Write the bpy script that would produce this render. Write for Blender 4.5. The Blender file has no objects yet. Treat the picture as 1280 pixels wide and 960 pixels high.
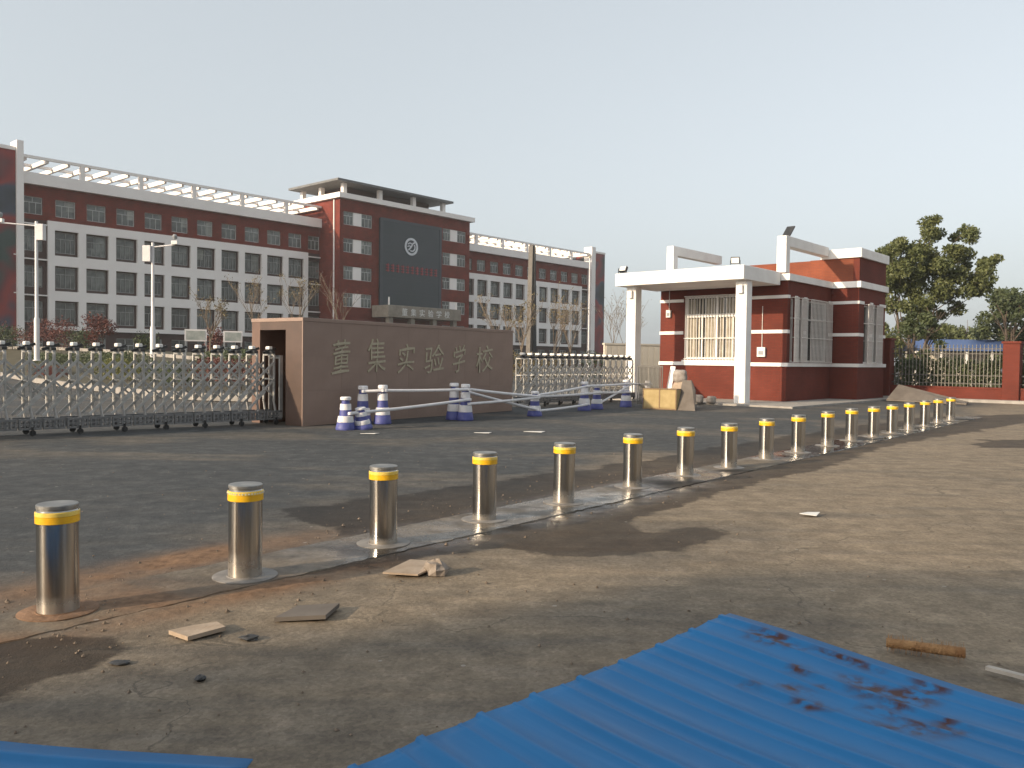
import bpy, math, random
import numpy as np
from mathutils import Vector, Matrix

# ------------------------------------------------------------------ camera, sky, sun, exposure
scn = bpy.context.scene
COL = scn.collection
CAM_H, CAM_F = 1.48, 1040.0 / 1280.0
cam_data = bpy.data.cameras.new('camera')
cam_data.sensor_fit = 'HORIZONTAL'; cam_data.sensor_width = 36.0; cam_data.lens = 36.0 * CAM_F
cam_data.clip_start = 0.05; cam_data.clip_end = 4000.0
cam = bpy.data.objects.new('camera', cam_data); COL.objects.link(cam)
pitch, roll = math.atan(30.0 / 1040.0), math.radians(0.7)
fwd = Vector((0, math.cos(pitch), -math.sin(pitch))); up0 = Vector((0, math.sin(pitch), math.cos(pitch)))
rgt = Vector((1, 0, 0)) * math.cos(roll) + up0 * math.sin(roll)
upv = Vector((-1, 0, 0)) * math.sin(roll) + up0 * math.cos(roll)
rotm = Matrix((rgt, upv, -fwd)).transposed().to_4x4()
cam.matrix_world = Matrix.Translation((0, 0, CAM_H)) @ rotm
scn.camera = cam

SUN_AZ = math.radians(-147.0)      # direction towards the sun, measured from +x
SUN_EL = math.radians(18.0)
world = bpy.data.worlds.new('World'); scn.world = world; world.use_nodes = True
wt = world.node_tree; wt.nodes.clear()
sky = wt.nodes.new('ShaderNodeTexSky'); sky.sky_type = 'NISHITA'; sky.sun_disc = False
sky.sun_elevation = SUN_EL; sky.sun_rotation = math.radians(90.0) - SUN_AZ
sky.air_density = 1.0; sky.dust_density = 4.0; sky.ozone_density = 1.0
hs = wt.nodes.new('ShaderNodeHueSaturation'); hs.inputs['Saturation'].default_value = 0.36
bg = wt.nodes.new('ShaderNodeBackground'); bg.inputs['Strength'].default_value = 0.132
wo = wt.nodes.new('ShaderNodeOutputWorld')
wt.links.new(sky.outputs[0], hs.inputs['Color']); veil = wt.nodes.new('ShaderNodeMix'); veil.data_type = 'RGBA'; veil.inputs['Factor'].default_value = 0.6      # even white haze over the whole sky
veil.inputs['B'].default_value = (1.95, 2.16, 2.27, 1.0); wt.links.new(hs.outputs[0], veil.inputs['A']); wt.links.new(veil.outputs['Result'], bg.inputs['Color']); wt.links.new(bg.outputs[0], wo.inputs['Surface'])

sun_data = bpy.data.lights.new('sun', 'SUN'); sun_data.energy = 2.3; sun_data.angle = math.radians(0.9); sun_data.color = (1.0, 0.80, 0.56)
sun = bpy.data.objects.new('sun', sun_data); COL.objects.link(sun)
to_sun = Vector((math.cos(SUN_AZ) * math.cos(SUN_EL), math.sin(SUN_AZ) * math.cos(SUN_EL), math.sin(SUN_EL)))
sun.rotation_euler = to_sun.to_track_quat('Z', 'Y').to_euler()
sun.location = (-20, -15, 30)
vs = scn.view_settings; vs.view_transform = 'Standard'; vs.look = 'None'; vs.gamma = 1.0; vs.exposure = 1.2; vs.use_curve_mapping = False
scn.render.engine = 'CYCLES'
scn.cycles.max_bounces = 6; scn.cycles.diffuse_bounces = 3; scn.cycles.glossy_bounces = 3; scn.cycles.use_denoising = True

rnd = random.Random(7)

# ------------------------------------------------------------------ materials
def srgb(r, g, b):
    return tuple(((c / 255.0) / 12.92 if c <= 10 else ((c / 255.0 + 0.055) / 1.055) ** 2.4) for c in (r, g, b))

def M(name, c, c2=None, scale=3.0, rough=0.7, metal=0.0, bump=0.0, bscale=None, detail=5.0, lo=0.35, hi=0.68, spec=0.5, rvar=0.0, rand=0.0, coat=0.0, transl=0.0):
    m = bpy.data.materials.new(name); m.use_nodes = True
    t = m.node_tree; N = t.nodes; L = t.links
    b = N['Principled BSDF']
    b.inputs['Roughness'].default_value = rough; b.inputs['Metallic'].default_value = metal
    b.inputs['Specular IOR Level'].default_value = spec
    if coat: b.inputs['Coat Weight'].default_value = coat
    c = tuple(c) + (1,)
    c2 = tuple(c2) + (1,) if c2 else c
    tc = N.new('ShaderNodeTexCoord')
    nz = N.new('ShaderNodeTexNoise'); nz.inputs['Scale'].default_value = scale; nz.inputs['Detail'].default_value = detail; nz.inputs['Roughness'].default_value = 0.6
    L.new(tc.outputs['Object'], nz.inputs['Vector'])
    rp = N.new('ShaderNodeValToRGB'); rp.color_ramp.elements[0].position = lo; rp.color_ramp.elements[1].position = hi
    rp.color_ramp.elements[0].color = c; rp.color_ramp.elements[1].color = c2
    L.new(nz.outputs['Fac'], rp.inputs['Fac'])
    out = rp.outputs['Color']
    if rand:
        oi = N.new('ShaderNodeObjectInfo'); mp = N.new('ShaderNodeMapRange')
        mp.inputs['To Min'].default_value = 1.0 - rand; mp.inputs['To Max'].default_value = 1.0 + rand
        L.new(oi.outputs['Random'], mp.inputs['Value'])
        mx = N.new('ShaderNodeVectorMath'); mx.operation = 'SCALE'
        L.new(out, mx.inputs[0]); L.new(mp.outputs[0], mx.inputs['Scale']); out = mx.outputs[0]
    L.new(out, b.inputs['Base Color'])
    if rvar:
        mr = N.new('ShaderNodeMapRange'); mr.inputs['From Min'].default_value = 0.3; mr.inputs['From Max'].default_value = 0.7
        mr.inputs['To Min'].default_value = max(0.02, rough - rvar); mr.inputs['To Max'].default_value = min(1, rough + rvar)
        L.new(nz.outputs['Fac'], mr.inputs['Value']); L.new(mr.outputs[0], b.inputs['Roughness'])
    if bump:
        n2 = N.new('ShaderNodeTexNoise'); n2.inputs['Scale'].default_value = bscale or scale * 6; n2.inputs['Detail'].default_value = 4
        L.new(tc.outputs['Object'], n2.inputs['Vector'])
        bp = N.new('ShaderNodeBump'); bp.inputs['Strength'].default_value = bump; bp.inputs['Distance'].default_value = 0.02
        L.new(n2.outputs['Fac'], bp.inputs['Height']); L.new(bp.outputs[0], b.inputs['Normal'])
    if transl:
        b.inputs['Subsurface Weight'].default_value = 0.0
        tr = N.new('ShaderNodeBsdfTranslucent'); L.new(out, tr.inputs['Color'])
        ms = N.new('ShaderNodeMixShader'); ms.inputs[0].default_value = transl
        L.new(b.outputs[0], ms.inputs[1]); L.new(tr.outputs[0], ms.inputs[2]); L.new(ms.outputs[0], N['Material Output'].inputs['Surface'])
    return m

def brick_mat(name, c1, c2, mortar, bw, bh, rough=0.85, bump=0.35, mix=0.5, msize=0.012):
    """small tile/brick facing too fine to model: Brick texture laid on the wall by its two facing directions"""
    m = bpy.data.materials.new(name); m.use_nodes = True
    t = m.node_tree; N = t.nodes; L = t.links; b = N['Principled BSDF']; b.inputs['Roughness'].default_value = rough; b.inputs['Specular IOR Level'].default_value = 0.3
    tc = N.new('ShaderNodeTexCoord'); sp = N.new('ShaderNodeSeparateXYZ'); L.new(tc.outputs['Object'], sp.inputs[0])
    ad = N.new('ShaderNodeMath'); ad.operation = 'ADD'; L.new(sp.outputs['X'], ad.inputs[0]); L.new(sp.outputs['Y'], ad.inputs[1])
    cb = N.new('ShaderNodeCombineXYZ'); L.new(ad.outputs[0], cb.inputs['X']); L.new(sp.outputs['Z'], cb.inputs['Y'])
    br = N.new('ShaderNodeTexBrick'); br.inputs['Scale'].default_value = 1.0
    br.inputs['Brick Width'].default_value = bw; br.inputs['Row Height'].default_value = bh; br.inputs['Mortar Size'].default_value = msize
    br.inputs['Color1'].default_value = tuple(c1) + (1,); br.inputs['Color2'].default_value = tuple(c2) + (1,); br.inputs['Mortar'].default_value = tuple(mortar) + (1,)
    L.new(cb.outputs[0], br.inputs['Vector'])
    nz = N.new('ShaderNodeTexNoise'); nz.inputs['Scale'].default_value = 0.9; nz.inputs['Detail'].default_value = 6; L.new(tc.outputs['Object'], nz.inputs['Vector'])
    mr = N.new('ShaderNodeMapRange'); mr.inputs['From Min'].default_value = 0.3; mr.inputs['From Max'].default_value = 0.7; mr.inputs['To Min'].default_value = 0.78; mr.inputs['To Max'].default_value = 1.15
    L.new(nz.outputs['Fac'], mr.inputs['Value'])
    sc = N.new('ShaderNodeVectorMath'); sc.operation = 'SCALE'; L.new(br.outputs['Color'], sc.inputs[0]); L.new(mr.outputs[0], sc.inputs['Scale'])
    L.new(sc.outputs[0], b.inputs['Base Color'])
    bp = N.new('ShaderNodeBump'); bp.inputs['Strength'].default_value = bump; bp.inputs['Distance'].default_value = 0.01; bp.invert = True
    L.new(br.outputs['Fac'], bp.inputs['Height']); L.new(bp.outputs[0], b.inputs['Normal'])
    return m

def stone_wall_mat(name):
    m = M(name, (0.225, 0.150, 0.116), (0.29, 0.20, 0.158), scale=1.1, rough=0.5, bump=0.10, bscale=120, lo=0.3, hi=0.72)
    t = m.node_tree; N = t.nodes; L = t.links; b = N['Principled BSDF']
    # fine granite grain
    tc = N.new('ShaderNodeTexCoord'); v = N.new('ShaderNodeTexNoise'); v.inputs['Scale'].default_value = 160; v.inputs['Detail'].default_value = 2
    L.new(tc.outputs['Object'], v.inputs['Vector'])
    mr = N.new('ShaderNodeMapRange'); mr.inputs['From Min'].default_value = 0.35; mr.inputs['From Max'].default_value = 0.65; mr.inputs['To Min'].default_value = 0.8; mr.inputs['To Max'].default_value = 1.2
    L.new(v.outputs['Fac'], mr.inputs['Value'])
    src = b.inputs['Base Color'].links[0].from_socket
    sc = N.new('ShaderNodeVectorMath'); sc.operation = 'SCALE'; L.new(src, sc.inputs[0]); L.new(mr.outputs[0], sc.inputs['Scale']); L.new(sc.outputs[0], b.inputs['Base Color'])
    return m

MAT = {}
MAT['white'] = M('white_paint', (0.74, 0.71, 0.68), (0.84, 0.82, 0.79), scale=1.3, rough=0.75, bump=0.05, bscale=60)
MAT['white_far'] = M('white_render', (0.82, 0.76, 0.72), (0.88, 0.83, 0.79), scale=0.35, rough=0.85)
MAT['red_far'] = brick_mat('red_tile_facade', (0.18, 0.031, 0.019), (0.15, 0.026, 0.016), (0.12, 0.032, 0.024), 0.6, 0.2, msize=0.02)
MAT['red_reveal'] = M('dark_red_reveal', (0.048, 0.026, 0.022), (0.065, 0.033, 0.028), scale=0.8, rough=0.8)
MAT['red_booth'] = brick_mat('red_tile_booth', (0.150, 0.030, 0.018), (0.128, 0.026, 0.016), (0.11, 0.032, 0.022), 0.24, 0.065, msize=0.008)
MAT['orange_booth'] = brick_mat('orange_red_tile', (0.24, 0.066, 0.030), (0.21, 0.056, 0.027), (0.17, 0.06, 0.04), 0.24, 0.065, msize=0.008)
MAT['pane_far'] = M('far_window_pane', (0.055, 0.062, 0.058), (0.17, 0.18, 0.165), scale=0.8, rough=0.12, spec=0.6, rand=0.45, detail=2)
MAT['pane_dark'] = M('dark_window_pane', (0.02, 0.022, 0.022), (0.06, 0.062, 0.058), scale=0.9, rough=0.1, spec=0.6, rand=0.3, detail=2)
MAT['frame_top'] = M('pale_window_frame', (0.45, 0.45, 0.44), (0.55, 0.55, 0.53), rough=0.5)
MAT['frame_far'] = M('aluminium_window_frame', (0.26, 0.26, 0.25), (0.34, 0.34, 0.33), rough=0.5)
MAT['grey_metal'] = M('grey_painted_metal', (0.22, 0.23, 0.24), (0.30, 0.31, 0.32), rough=0.5)
MAT['roof_grey'] = M('roof_grey', (0.10, 0.10, 0.10), (0.15, 0.15, 0.15), rough=0.6)
MAT['pylon'] = M('grey_brown_cladding', (0.085, 0.075, 0.065), (0.12, 0.105, 0.09), rough=0.6)
MAT['dull_metal'] = M('dull_galvanised_metal', (0.085, 0.08, 0.072), (0.13, 0.122, 0.11), rough=0.6)
MAT['dark_metal'] = M('dark_metal', (0.022, 0.022, 0.024), (0.045, 0.044, 0.044), rough=0.5)
MAT['black'] = M('black_plastic', (0.012, 0.012, 0.013), (0.03, 0.03, 0.03), rough=0.45)
MAT['mural'] = None
MAT['stone'] = stone_wall_mat('brown_granite')
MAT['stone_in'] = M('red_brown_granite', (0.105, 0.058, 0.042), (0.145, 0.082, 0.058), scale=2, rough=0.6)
MAT['stone_shade_toned'] = M('shade_toned_granite', (0.060, 0.034, 0.025), (0.085, 0.048, 0.035), scale=2, rough=0.6)  # granite copy darkened so the sunlit end face looks unlit
MAT['gold'] = M('faded_gold_paint', (0.36, 0.31, 0.215), (0.47, 0.41, 0.30), scale=9, rough=0.6)
MAT['alu'] = M('brushed_aluminium', (0.34, 0.33, 0.31), (0.50, 0.49, 0.47), scale=8, rough=0.45, metal=0.35)
MAT['alu_bright'] = M('pale_aluminium', (0.36, 0.35, 0.34), (0.46, 0.45, 0.44), scale=8, rough=0.45, metal=0.4)
MAT['alu_grey'] = M('grey_aluminium_tray', (0.14, 0.14, 0.145), (0.25, 0.25, 0.25), scale=6, rough=0.45, metal=0.4)
MAT['lamp_white'] = M('white_plastic', (0.68, 0.66, 0.63), (0.76, 0.75, 0.72), rough=0.5)
MAT['cone_blue'] = M('blue_plastic', (0.055, 0.065, 0.24), (0.09, 0.10, 0.30), scale=5, rough=0.55)
MAT['cone_white'] = M('white_barrier_plastic', (0.68, 0.66, 0.67), (0.80, 0.78, 0.79), scale=7, rough=0.55)
MAT['yellow'] = M('yellow_reflective', (0.80, 0.42, 0.008), (0.86, 0.50, 0.015), scale=30, rough=0.35, coat=0.3)
MAT['yellow_pale'] = M('pale_yellow_reflective', (0.82, 0.55, 0.08), (0.88, 0.66, 0.16), scale=30, rough=0.35, coat=0.3)
MAT['crate'] = M('pale_plywood', (0.34, 0.25, 0.105), (0.43, 0.325, 0.155), scale=4, rough=0.7)
MAT['crate_edge'] = M('brown_batten', (0.20, 0.13, 0.07), (0.26, 0.18, 0.10), scale=6, rough=0.8)
MAT['greyboard'] = M('grey_board', (0.115, 0.097, 0.082), (0.165, 0.142, 0.122), scale=2.5, rough=0.85)
MAT['cardboard'] = M('dusty_cardboard', (0.33, 0.25, 0.18), (0.43, 0.34, 0.26), scale=7, rough=0.9, bump=0.2)
MAT['concrete'] = M('concrete', (0.27, 0.25, 0.225), (0.38, 0.355, 0.325), scale=3, rough=0.9, bump=0.25, bscale=40)
MAT['kerb'] = M('pale_kerb_stone', (0.23, 0.21, 0.19), (0.32, 0.295, 0.27), scale=2, rough=0.85)
MAT['bark'] = M('bark', (0.075, 0.056, 0.042), (0.14, 0.108, 0.082), scale=6, rough=0.95, bump=0.5)
MAT['twig'] = M('pale_twig', (0.15, 0.115, 0.085), (0.22, 0.175, 0.13), scale=6, rough=0.95)
MAT['leaf'] = M('olive_leaf', (0.068, 0.088, 0.028), (0.150, 0.160, 0.058), scale=1.1, rough=0.6, transl=0.25, lo=0.3, hi=0.7)
MAT['leaf_dark'] = M('dark_leaf', (0.042, 0.060, 0.024), (0.092, 0.112, 0.044), scale=0.9, rough=0.65, transl=0.2)
MAT['leaf_lime'] = M('yellow_green_leaf', (0.10, 0.105, 0.02), (0.17, 0.165, 0.04), scale=2, rough=0.6, transl=0.2)
MAT['leaf_red'] = M('red_leaf', (0.085, 0.026, 0.022), (0.16, 0.052, 0.038), scale=1.5, rough=0.65, transl=0.2)
MAT['leaf_dry'] = M('dry_yellow_leaf', (0.14, 0.11, 0.05), (0.24, 0.19, 0.09), scale=2, rough=0.7, transl=0.2)
MAT['blue_roof'] = M('blue_shed_roof', (0.05, 0.09, 0.22), (0.08, 0.13, 0.28), scale=1, rough=0.5)
MAT['cream'] = M('cream_wall', (0.50, 0.45, 0.37), (0.60, 0.55, 0.46), scale=1, rough=0.85)
MAT['bank'] = M('bare_soil_and_grass', (0.034, 0.034, 0.018), (0.07, 0.058, 0.036), scale=0.8, rough=0.95, bump=0.4, bscale=5)
MAT['curtain'] = M('cream_curtain', (0.30, 0.26, 0.20), (0.46, 0.42, 0.34), scale=3, rough=0.9)
MAT['curtain_far'] = M('pale_far_curtain', (0.20, 0.21, 0.19), (0.34, 0.34, 0.31), scale=1.5, rough=0.9, rand=0.3)
MAT['white_bar'] = M('white_window_bar', (0.62, 0.58, 0.54), (0.72, 0.69, 0.65), scale=5, rough=0.5)
MAT['pole_white'] = M('white_pole_paint', (0.60, 0.57, 0.57), (0.68, 0.66, 0.65), scale=2, rough=0.5)
MAT['iron'] = M('dark_iron', (0.05, 0.045, 0.04), (0.09, 0.08, 0.07), scale=4, rough=0.6)
MAT['iron_pale'] = M('pale_iron_bar', (0.13, 0.12, 0.10), (0.19, 0.175, 0.15), scale=4, rough=0.55)
MAT['rust'] = M('rusty_bristle', (0.24, 0.12, 0.05), (0.38, 0.22, 0.10), scale=14, rough=0.9, bump=0.6, bscale=70)
MAT['rubble'] = M('rubble_stone', (0.20, 0.165, 0.135), (0.33, 0.28, 0.24), scale=8, rough=0.95, bump=0.5, bscale=30)
MAT['soil'] = M('red_brown_soil', (0.16, 0.09, 0.05), (0.26, 0.155, 0.095), scale=6, rough=0.95, bump=0.6, bscale=30)
MAT['sack'] = M('dirty_white_sack', (0.24, 0.205, 0.18), (0.38, 0.34, 0.305), scale=6, rough=0.85, bump=0.4, bscale=14)
MAT['grit'] = M('grey_brown_grit', (0.10, 0.075, 0.055), (0.22, 0.17, 0.13), scale=3, rough=0.95)
MAT['wood_pale'] = M('weathered_stick', (0.34, 0.30, 0.26), (0.46, 0.42, 0.37), scale=9, rough=0.85)

def steel_mat():
    m = bpy.data.materials.new('brushed_stainless_steel'); m.use_nodes = True
    t = m.node_tree; N = t.nodes; L = t.links; b = N['Principled BSDF']
    b.inputs['Metallic'].default_value = 1.0; b.inputs['Roughness'].default_value = 0.27
    tc = N.new('ShaderNodeTexCoord'); mp = N.new('ShaderNodeMapping'); mp.inputs['Scale'].default_value = (26, 26, 1.2)
    L.new(tc.outputs['Object'], mp.inputs['Vector'])
    nz = N.new('ShaderNodeTexNoise'); nz.inputs['Scale'].default_value = 1.5; nz.inputs['Detail'].default_value = 5; L.new(mp.outputs[0], nz.inputs['Vector'])
    rp = N.new('ShaderNodeValToRGB'); rp.color_ramp.elements[0].position = 0.3; rp.color_ramp.elements[1].position = 0.7
    rp.color_ramp.elements[0].color = (0.43, 0.405, 0.37, 1); rp.color_ramp.elements[1].color = (0.55, 0.52, 0.48, 1)
    L.new(nz.outputs['Fac'], rp.inputs['Fac'])
    # dust splashed up from the ground
    sp = N.new('ShaderNodeSeparateXYZ'); L.new(tc.outputs['Object'], sp.inputs[0])
    d = N.new('ShaderNodeMapRange'); d.inputs['From Min'].default_value = 0.02; d.inputs['From Max'].default_value = 0.16; d.inputs['To Min'].default_value = 1; d.inputs['To Max'].default_value = 0
    L.new(sp.outputs['Z'], d.inputs['Value'])
    n2 = N.new('ShaderNodeTexNoise'); n2.inputs['Scale'].default_value = 22; n2.inputs['Detail'].default_value = 5; L.new(tc.outputs['Object'], n2.inputs['Vector'])
    mu = N.new('ShaderNodeMath'); mu.operation = 'MULTIPLY'; L.new(d.outputs[0], mu.inputs[0]); L.new(n2.outputs['Fac'], mu.inputs[1])
    oi = N.new('ShaderNodeObjectInfo'); rv = N.new('ShaderNodeMapRange'); rv.inputs['To Min'].default_value = 0.05; rv.inputs['To Max'].default_value = 0.20; L.new(oi.outputs['Random'], rv.inputs['Value']); L.new(rv.outputs[0], d.inputs['From Max'])
    mx = N.new('ShaderNodeMix'); mx.data_type = 'RGBA'; L.new(mu.outputs[0], mx.inputs['Factor']); L.new(rp.outputs[0], mx.inputs['A']); mx.inputs['B'].default_value = (0.24, 0.19, 0.14, 1)
    L.new(mx.outputs['Result'], b.inputs['Base Color'])
    r = N.new('ShaderNodeMapRange'); r.inputs['To Min'].default_value = 0.14; r.inputs['To Max'].default_value = 0.22; L.new(nz.outputs['Fac'], r.inputs['Value'])
    a2 = N.new('ShaderNodeMath'); a2.operation = 'MULTIPLY_ADD'; L.new(mu.outputs[0], a2.inputs[0]); a2.inputs[1].default_value = 0.35; L.new(r.outputs[0], a2.inputs[2]); L.new(a2.outputs[0], b.inputs['Roughness'])
    me = N.new('ShaderNodeMath'); me.operation = 'MULTIPLY_ADD'; L.new(mu.outputs[0], me.inputs[0]); me.inputs[1].default_value = -0.8; me.inputs[2].default_value = 1.0; L.new(me.outputs[0], b.inputs['Metallic'])
    tg = N.new('ShaderNodeTangent'); tg.direction_type = 'RADIAL'; tg.axis = 'Z'
    L.new(tg.outputs[0], b.inputs['Tangent']); b.inputs['Anisotropic'].default_value = 0.8; b.inputs['Anisotropic Rotation'].default_value = 0.25
    return m
MAT['steel'] = steel_mat()
MAT['steel_top'] = M('worn_steel_cap', (0.24, 0.235, 0.225), (0.40, 0.39, 0.37), scale=14, rough=0.45, metal=0.8, rvar=0.12)
MAT['flange'] = M('dusty_steel_flange', (0.16, 0.145, 0.13), (0.30, 0.28, 0.26), scale=9, rough=0.55, metal=0.2, rvar=0.15)

def mural_mat():
    m = bpy.data.materials.new('painted_mural_cladding'); m.use_nodes = True
    t = m.node_tree; N = t.nodes; L = t.links; b = N['Principled BSDF']; b.inputs['Roughness'].default_value = 0.55
    tc = N.new('ShaderNodeTexCoord'); mp = N.new('ShaderNodeMapping'); mp.inputs['Location'].default_value = (1.3, 0.0, 0.4); L.new(tc.outputs['Object'], mp.inputs['Vector'])
    nz = N.new('ShaderNodeTexNoise'); nz.inputs['Scale'].default_value = 0.16; nz.inputs['Detail'].default_value = 2.5; L.new(mp.outputs[0], nz.inputs['Vector'])
    rp = N.new('ShaderNodeValToRGB'); cr = rp.color_ramp
    cr.elements[0].position = 0.36; cr.elements[0].color = (0.022, 0.030, 0.032, 1)
    cr.elements[1].position = 0.62; cr.elements[1].color = (0.030, 0.055, 0.050, 1)
    for p_, c_ in ((0.44, (0.04, 0.055, 0.085, 1)), (0.49, (0.24, 0.028, 0.024, 1)), (0.55, (0.15, 0.022, 0.026, 1))):
        e = cr.elements.new(p_); e.color = c_
    L.new(nz.outputs['Fac'], rp.inputs['Fac']); L.new(rp.outputs[0], b.inputs['Base Color'])
    return m
MAT['mural'] = mural_mat()
MAT['banner'] = M('dark_blue_banner', (0.014, 0.027, 0.034), (0.022, 0.034, 0.046), scale=0.25, rough=0.45)
MAT['banner_frame'] = M('banner_frame', (0.028, 0.040, 0.052), (0.038, 0.050, 0.066), scale=0.6, rough=0.5)
MAT['red_letter'] = M('red_letter', (0.24, 0.035, 0.045), (0.30, 0.045, 0.055), scale=3, rough=0.5)
MAT['emblem'] = M('pale_emblem', (0.55, 0.57, 0.60), (0.66, 0.67, 0.70), scale=3, rough=0.5)
MAT['entry'] = M('grey_brown_stone', (0.20, 0.17, 0.135), (0.29, 0.25, 0.20), scale=1.5, rough=0.7)

# ------------------------------------------------------------------ mesh helpers
class MB:
    def __init__(s): s.v = []; s.f = []
    def add(s, vs, fs):
        n = len(s.v); s.v += [tuple(p) for p in vs]; s.f += [tuple(i + n for i in f) for f in fs]; return s
    def box(s, x0, x1, y0, y1, z0, z1):
        return s.add([(x0, y0, z0), (x1, y0, z0), (x1, y1, z0), (x0, y1, z0), (x0, y0, z1), (x1, y0, z1), (x1, y1, z1), (x0, y1, z1)],
                     [(0, 3, 2, 1), (4, 5, 6, 7), (0, 1, 5, 4), (1, 2, 6, 5), (2, 3, 7, 6), (3, 0, 4, 7)])
    def bbox(s, x0, x1, y0, y1, z0, z1, b=0.01):
        """box with chamfered vertical and top edges"""
        def ring(i, z): return [(x0 + i, y0, z), (x1 - i, y0, z), (x1, y0 + i, z), (x1, y1 - i, z), (x1 - i, y1, z), (x0 + i, y1, z), (x0, y1 - i, z), (x0, y0 + i, z)]
        def inset(z): return [(x0 + b * 1.3, y0 + b, z), (x1 - b * 1.3, y0 + b, z), (x1 - b, y0 + b * 1.3, z), (x1 - b, y1 - b * 1.3, z), (x1 - b * 1.3, y1 - b, z), (x0 + b * 1.3, y1 - b, z), (x0 + b, y1 - b * 1.3, z), (x0 + b, y0 + b * 1.3, z)]
        vs = ring(b, z0) + ring(b, z1 - b) + inset(z1)
        fs = [tuple(range(7, -1, -1)), tuple(range(16, 24))]
        for k in range(2):
            for i in range(8):
                j = (i + 1) % 8; fs.append((k * 8 + i, k * 8 + j, k * 8 + 8 + j, k * 8 + 8 + i))
        return s.add(vs, fs)
    def tube(s, p, q, r0, r1=None, n=6, cap=True):
        r1 = r0 if r1 is None else r1
        p = Vector(p); q = Vector(q); d = (q - p).normalized()
        a = d.cross(Vector((0, 0, 1)) if abs(d.z) < 0.9 else Vector((1, 0, 0))).normalized(); b = d.cross(a)
        vs = []
        for c, r in ((p, r0), (q, r1)):
            for k in range(n):
                t = 2 * math.pi * k / n; vs.append(c + a * (r * math.cos(t)) + b * (r * math.sin(t)))
        fs = [(k, (k + 1) % n, n + (k + 1) % n, n + k) for k in range(n)]
        if cap: fs += [tuple(range(n - 1, -1, -1)), tuple(range(n, 2 * n))]
        return s.add(vs, fs)
    def bar(s, p, q, w, h, up=(0, 0, 1)):
        """rectangular bar from p to q; w across, h along up"""
        p = Vector(p); q = Vector(q); d = (q - p).normalized(); up = Vector(up)
        a = d.cross(up).normalized() * (w / 2); b = a.cross(d).normalized() * (h / 2)
        vs = [p - a - b, p + a - b, p + a + b, p - a + b, q - a - b, q + a - b, q + a + b, q - a + b]
        return s.add(vs, [(0, 3, 2, 1), (4, 5, 6, 7), (0, 1, 5, 4), (1, 2, 6, 5), (2, 3, 7, 6), (3, 0, 4, 7)])
    def lathe(s, prof, n=32, cx=0, cy=0, capb=True, capt=True):
        vs = []; fs = []
        for r, z in prof:
            for k in range(n):
                t = 2 * math.pi * k / n; vs.append((cx + r * math.cos(t), cy + r * math.sin(t), z))
        m = len(prof)
        for i in range(m - 1):
            for k in range(n):
                j = (k + 1) % n; fs.append((i * n + k, i * n + j, i * n + n + j, i * n + n + k))
        if capb: fs.append(tuple(range(n - 1, -1, -1)))
        if capt: fs.append(tuple(range((m - 1) * n, m * n)))
        return s.add(vs, fs)
    def path(s, pts, r, n=6):
        for a, b in zip(pts[:-1], pts[1:]): s.tube(a, b, r, r, n)
        return s
    def ribbon(s, pts, w, y0, y1):
        """flat stroke drawn in the x-z plane, with thickness from y0 to y1"""
        P = [Vector((p[0], p[1])) for p in pts]; L_ = []; R_ = []
        for i, p in enumerate(P):
            d = (P[min(i + 1, len(P) - 1)] - P[max(i - 1, 0)]).normalized(); nrm = Vector((-d.y, d.x)) * (w / 2)
            L_.append(p + nrm); R_.append(p - nrm)
        for i in range(len(P) - 1):
            q = [L_[i], R_[i], R_[i + 1], L_[i + 1]]
            vs = [(c.x, y0, c.y) for c in q] + [(c.x, y1, c.y) for c in q]
            s.add(vs, [(0, 1, 2, 3), (7, 6, 5, 4), (0, 4, 5, 1), (1, 5, 6, 2), (2, 6, 7, 3), (3, 7, 4, 0)])
        return s
    def pierced(s, x0, x1, z0, z1, holes, y0, y1):
        """wall slab with real rectangular openings: only outer and reveal faces"""
        xs = sorted({x0, x1, *[h[0] for h in holes], *[h[1] for h in holes]}); zs = sorted({z0, z1, *[h[2] for h in holes], *[h[3] for h in holes]})
        def solid(i, j):
            if i < 0 or j < 0 or i >= len(xs) - 1 or j >= len(zs) - 1: return False
            cx = (xs[i] + xs[i + 1]) / 2; cz = (zs[j] + zs[j + 1]) / 2
            return not any(h[0] < cx < h[1] and h[2] < cz < h[3] for h in holes)
        for i in range(len(xs) - 1):
            for j in range(len(zs) - 1):
                if not solid(i, j): continue
                a, b, c, d = xs[i], xs[i + 1], zs[j], zs[j + 1]
                s.add([(a, y0, c), (b, y0, c), (b, y0, d), (a, y0, d)], [(0, 1, 2, 3)])
                s.add([(a, y1, c), (b, y1, c), (b, y1, d), (a, y1, d)], [(3, 2, 1, 0)])
                if not solid(i - 1, j): s.add([(a, y0, c), (a, y0, d), (a, y1, d), (a, y1, c)], [(0, 1, 2, 3)])
                if not solid(i + 1, j): s.add([(b, y0, c), (b, y1, c), (b, y1, d), (b, y0, d)], [(0, 1, 2, 3)])
                if not solid(i, j - 1): s.add([(a, y0, c), (a, y1, c), (b, y1, c), (b, y0, c)], [(0, 1, 2, 3)])
                if not solid(i, j + 1): s.add([(a, y0, d), (b, y0, d), (b, y1, d), (a, y1, d)], [(0, 1, 2, 3)])
        return s
    def mesh(s, name, mat, smooth=None):
        me = bpy.data.meshes.new(name); me.from_pydata(s.v, [], s.f); me.update()
        if mat: me.materials.append(mat)
        if smooth is not None:
            me.shade_smooth(); me.set_sharp_from_angle(angle=math.radians(smooth))
        return me
    def build(s, name, mat, parent=None, smooth=None, loc=None, rz=0.0):
        return inst(name, s.mesh(name, mat, smooth), parent, loc, rz)

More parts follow.
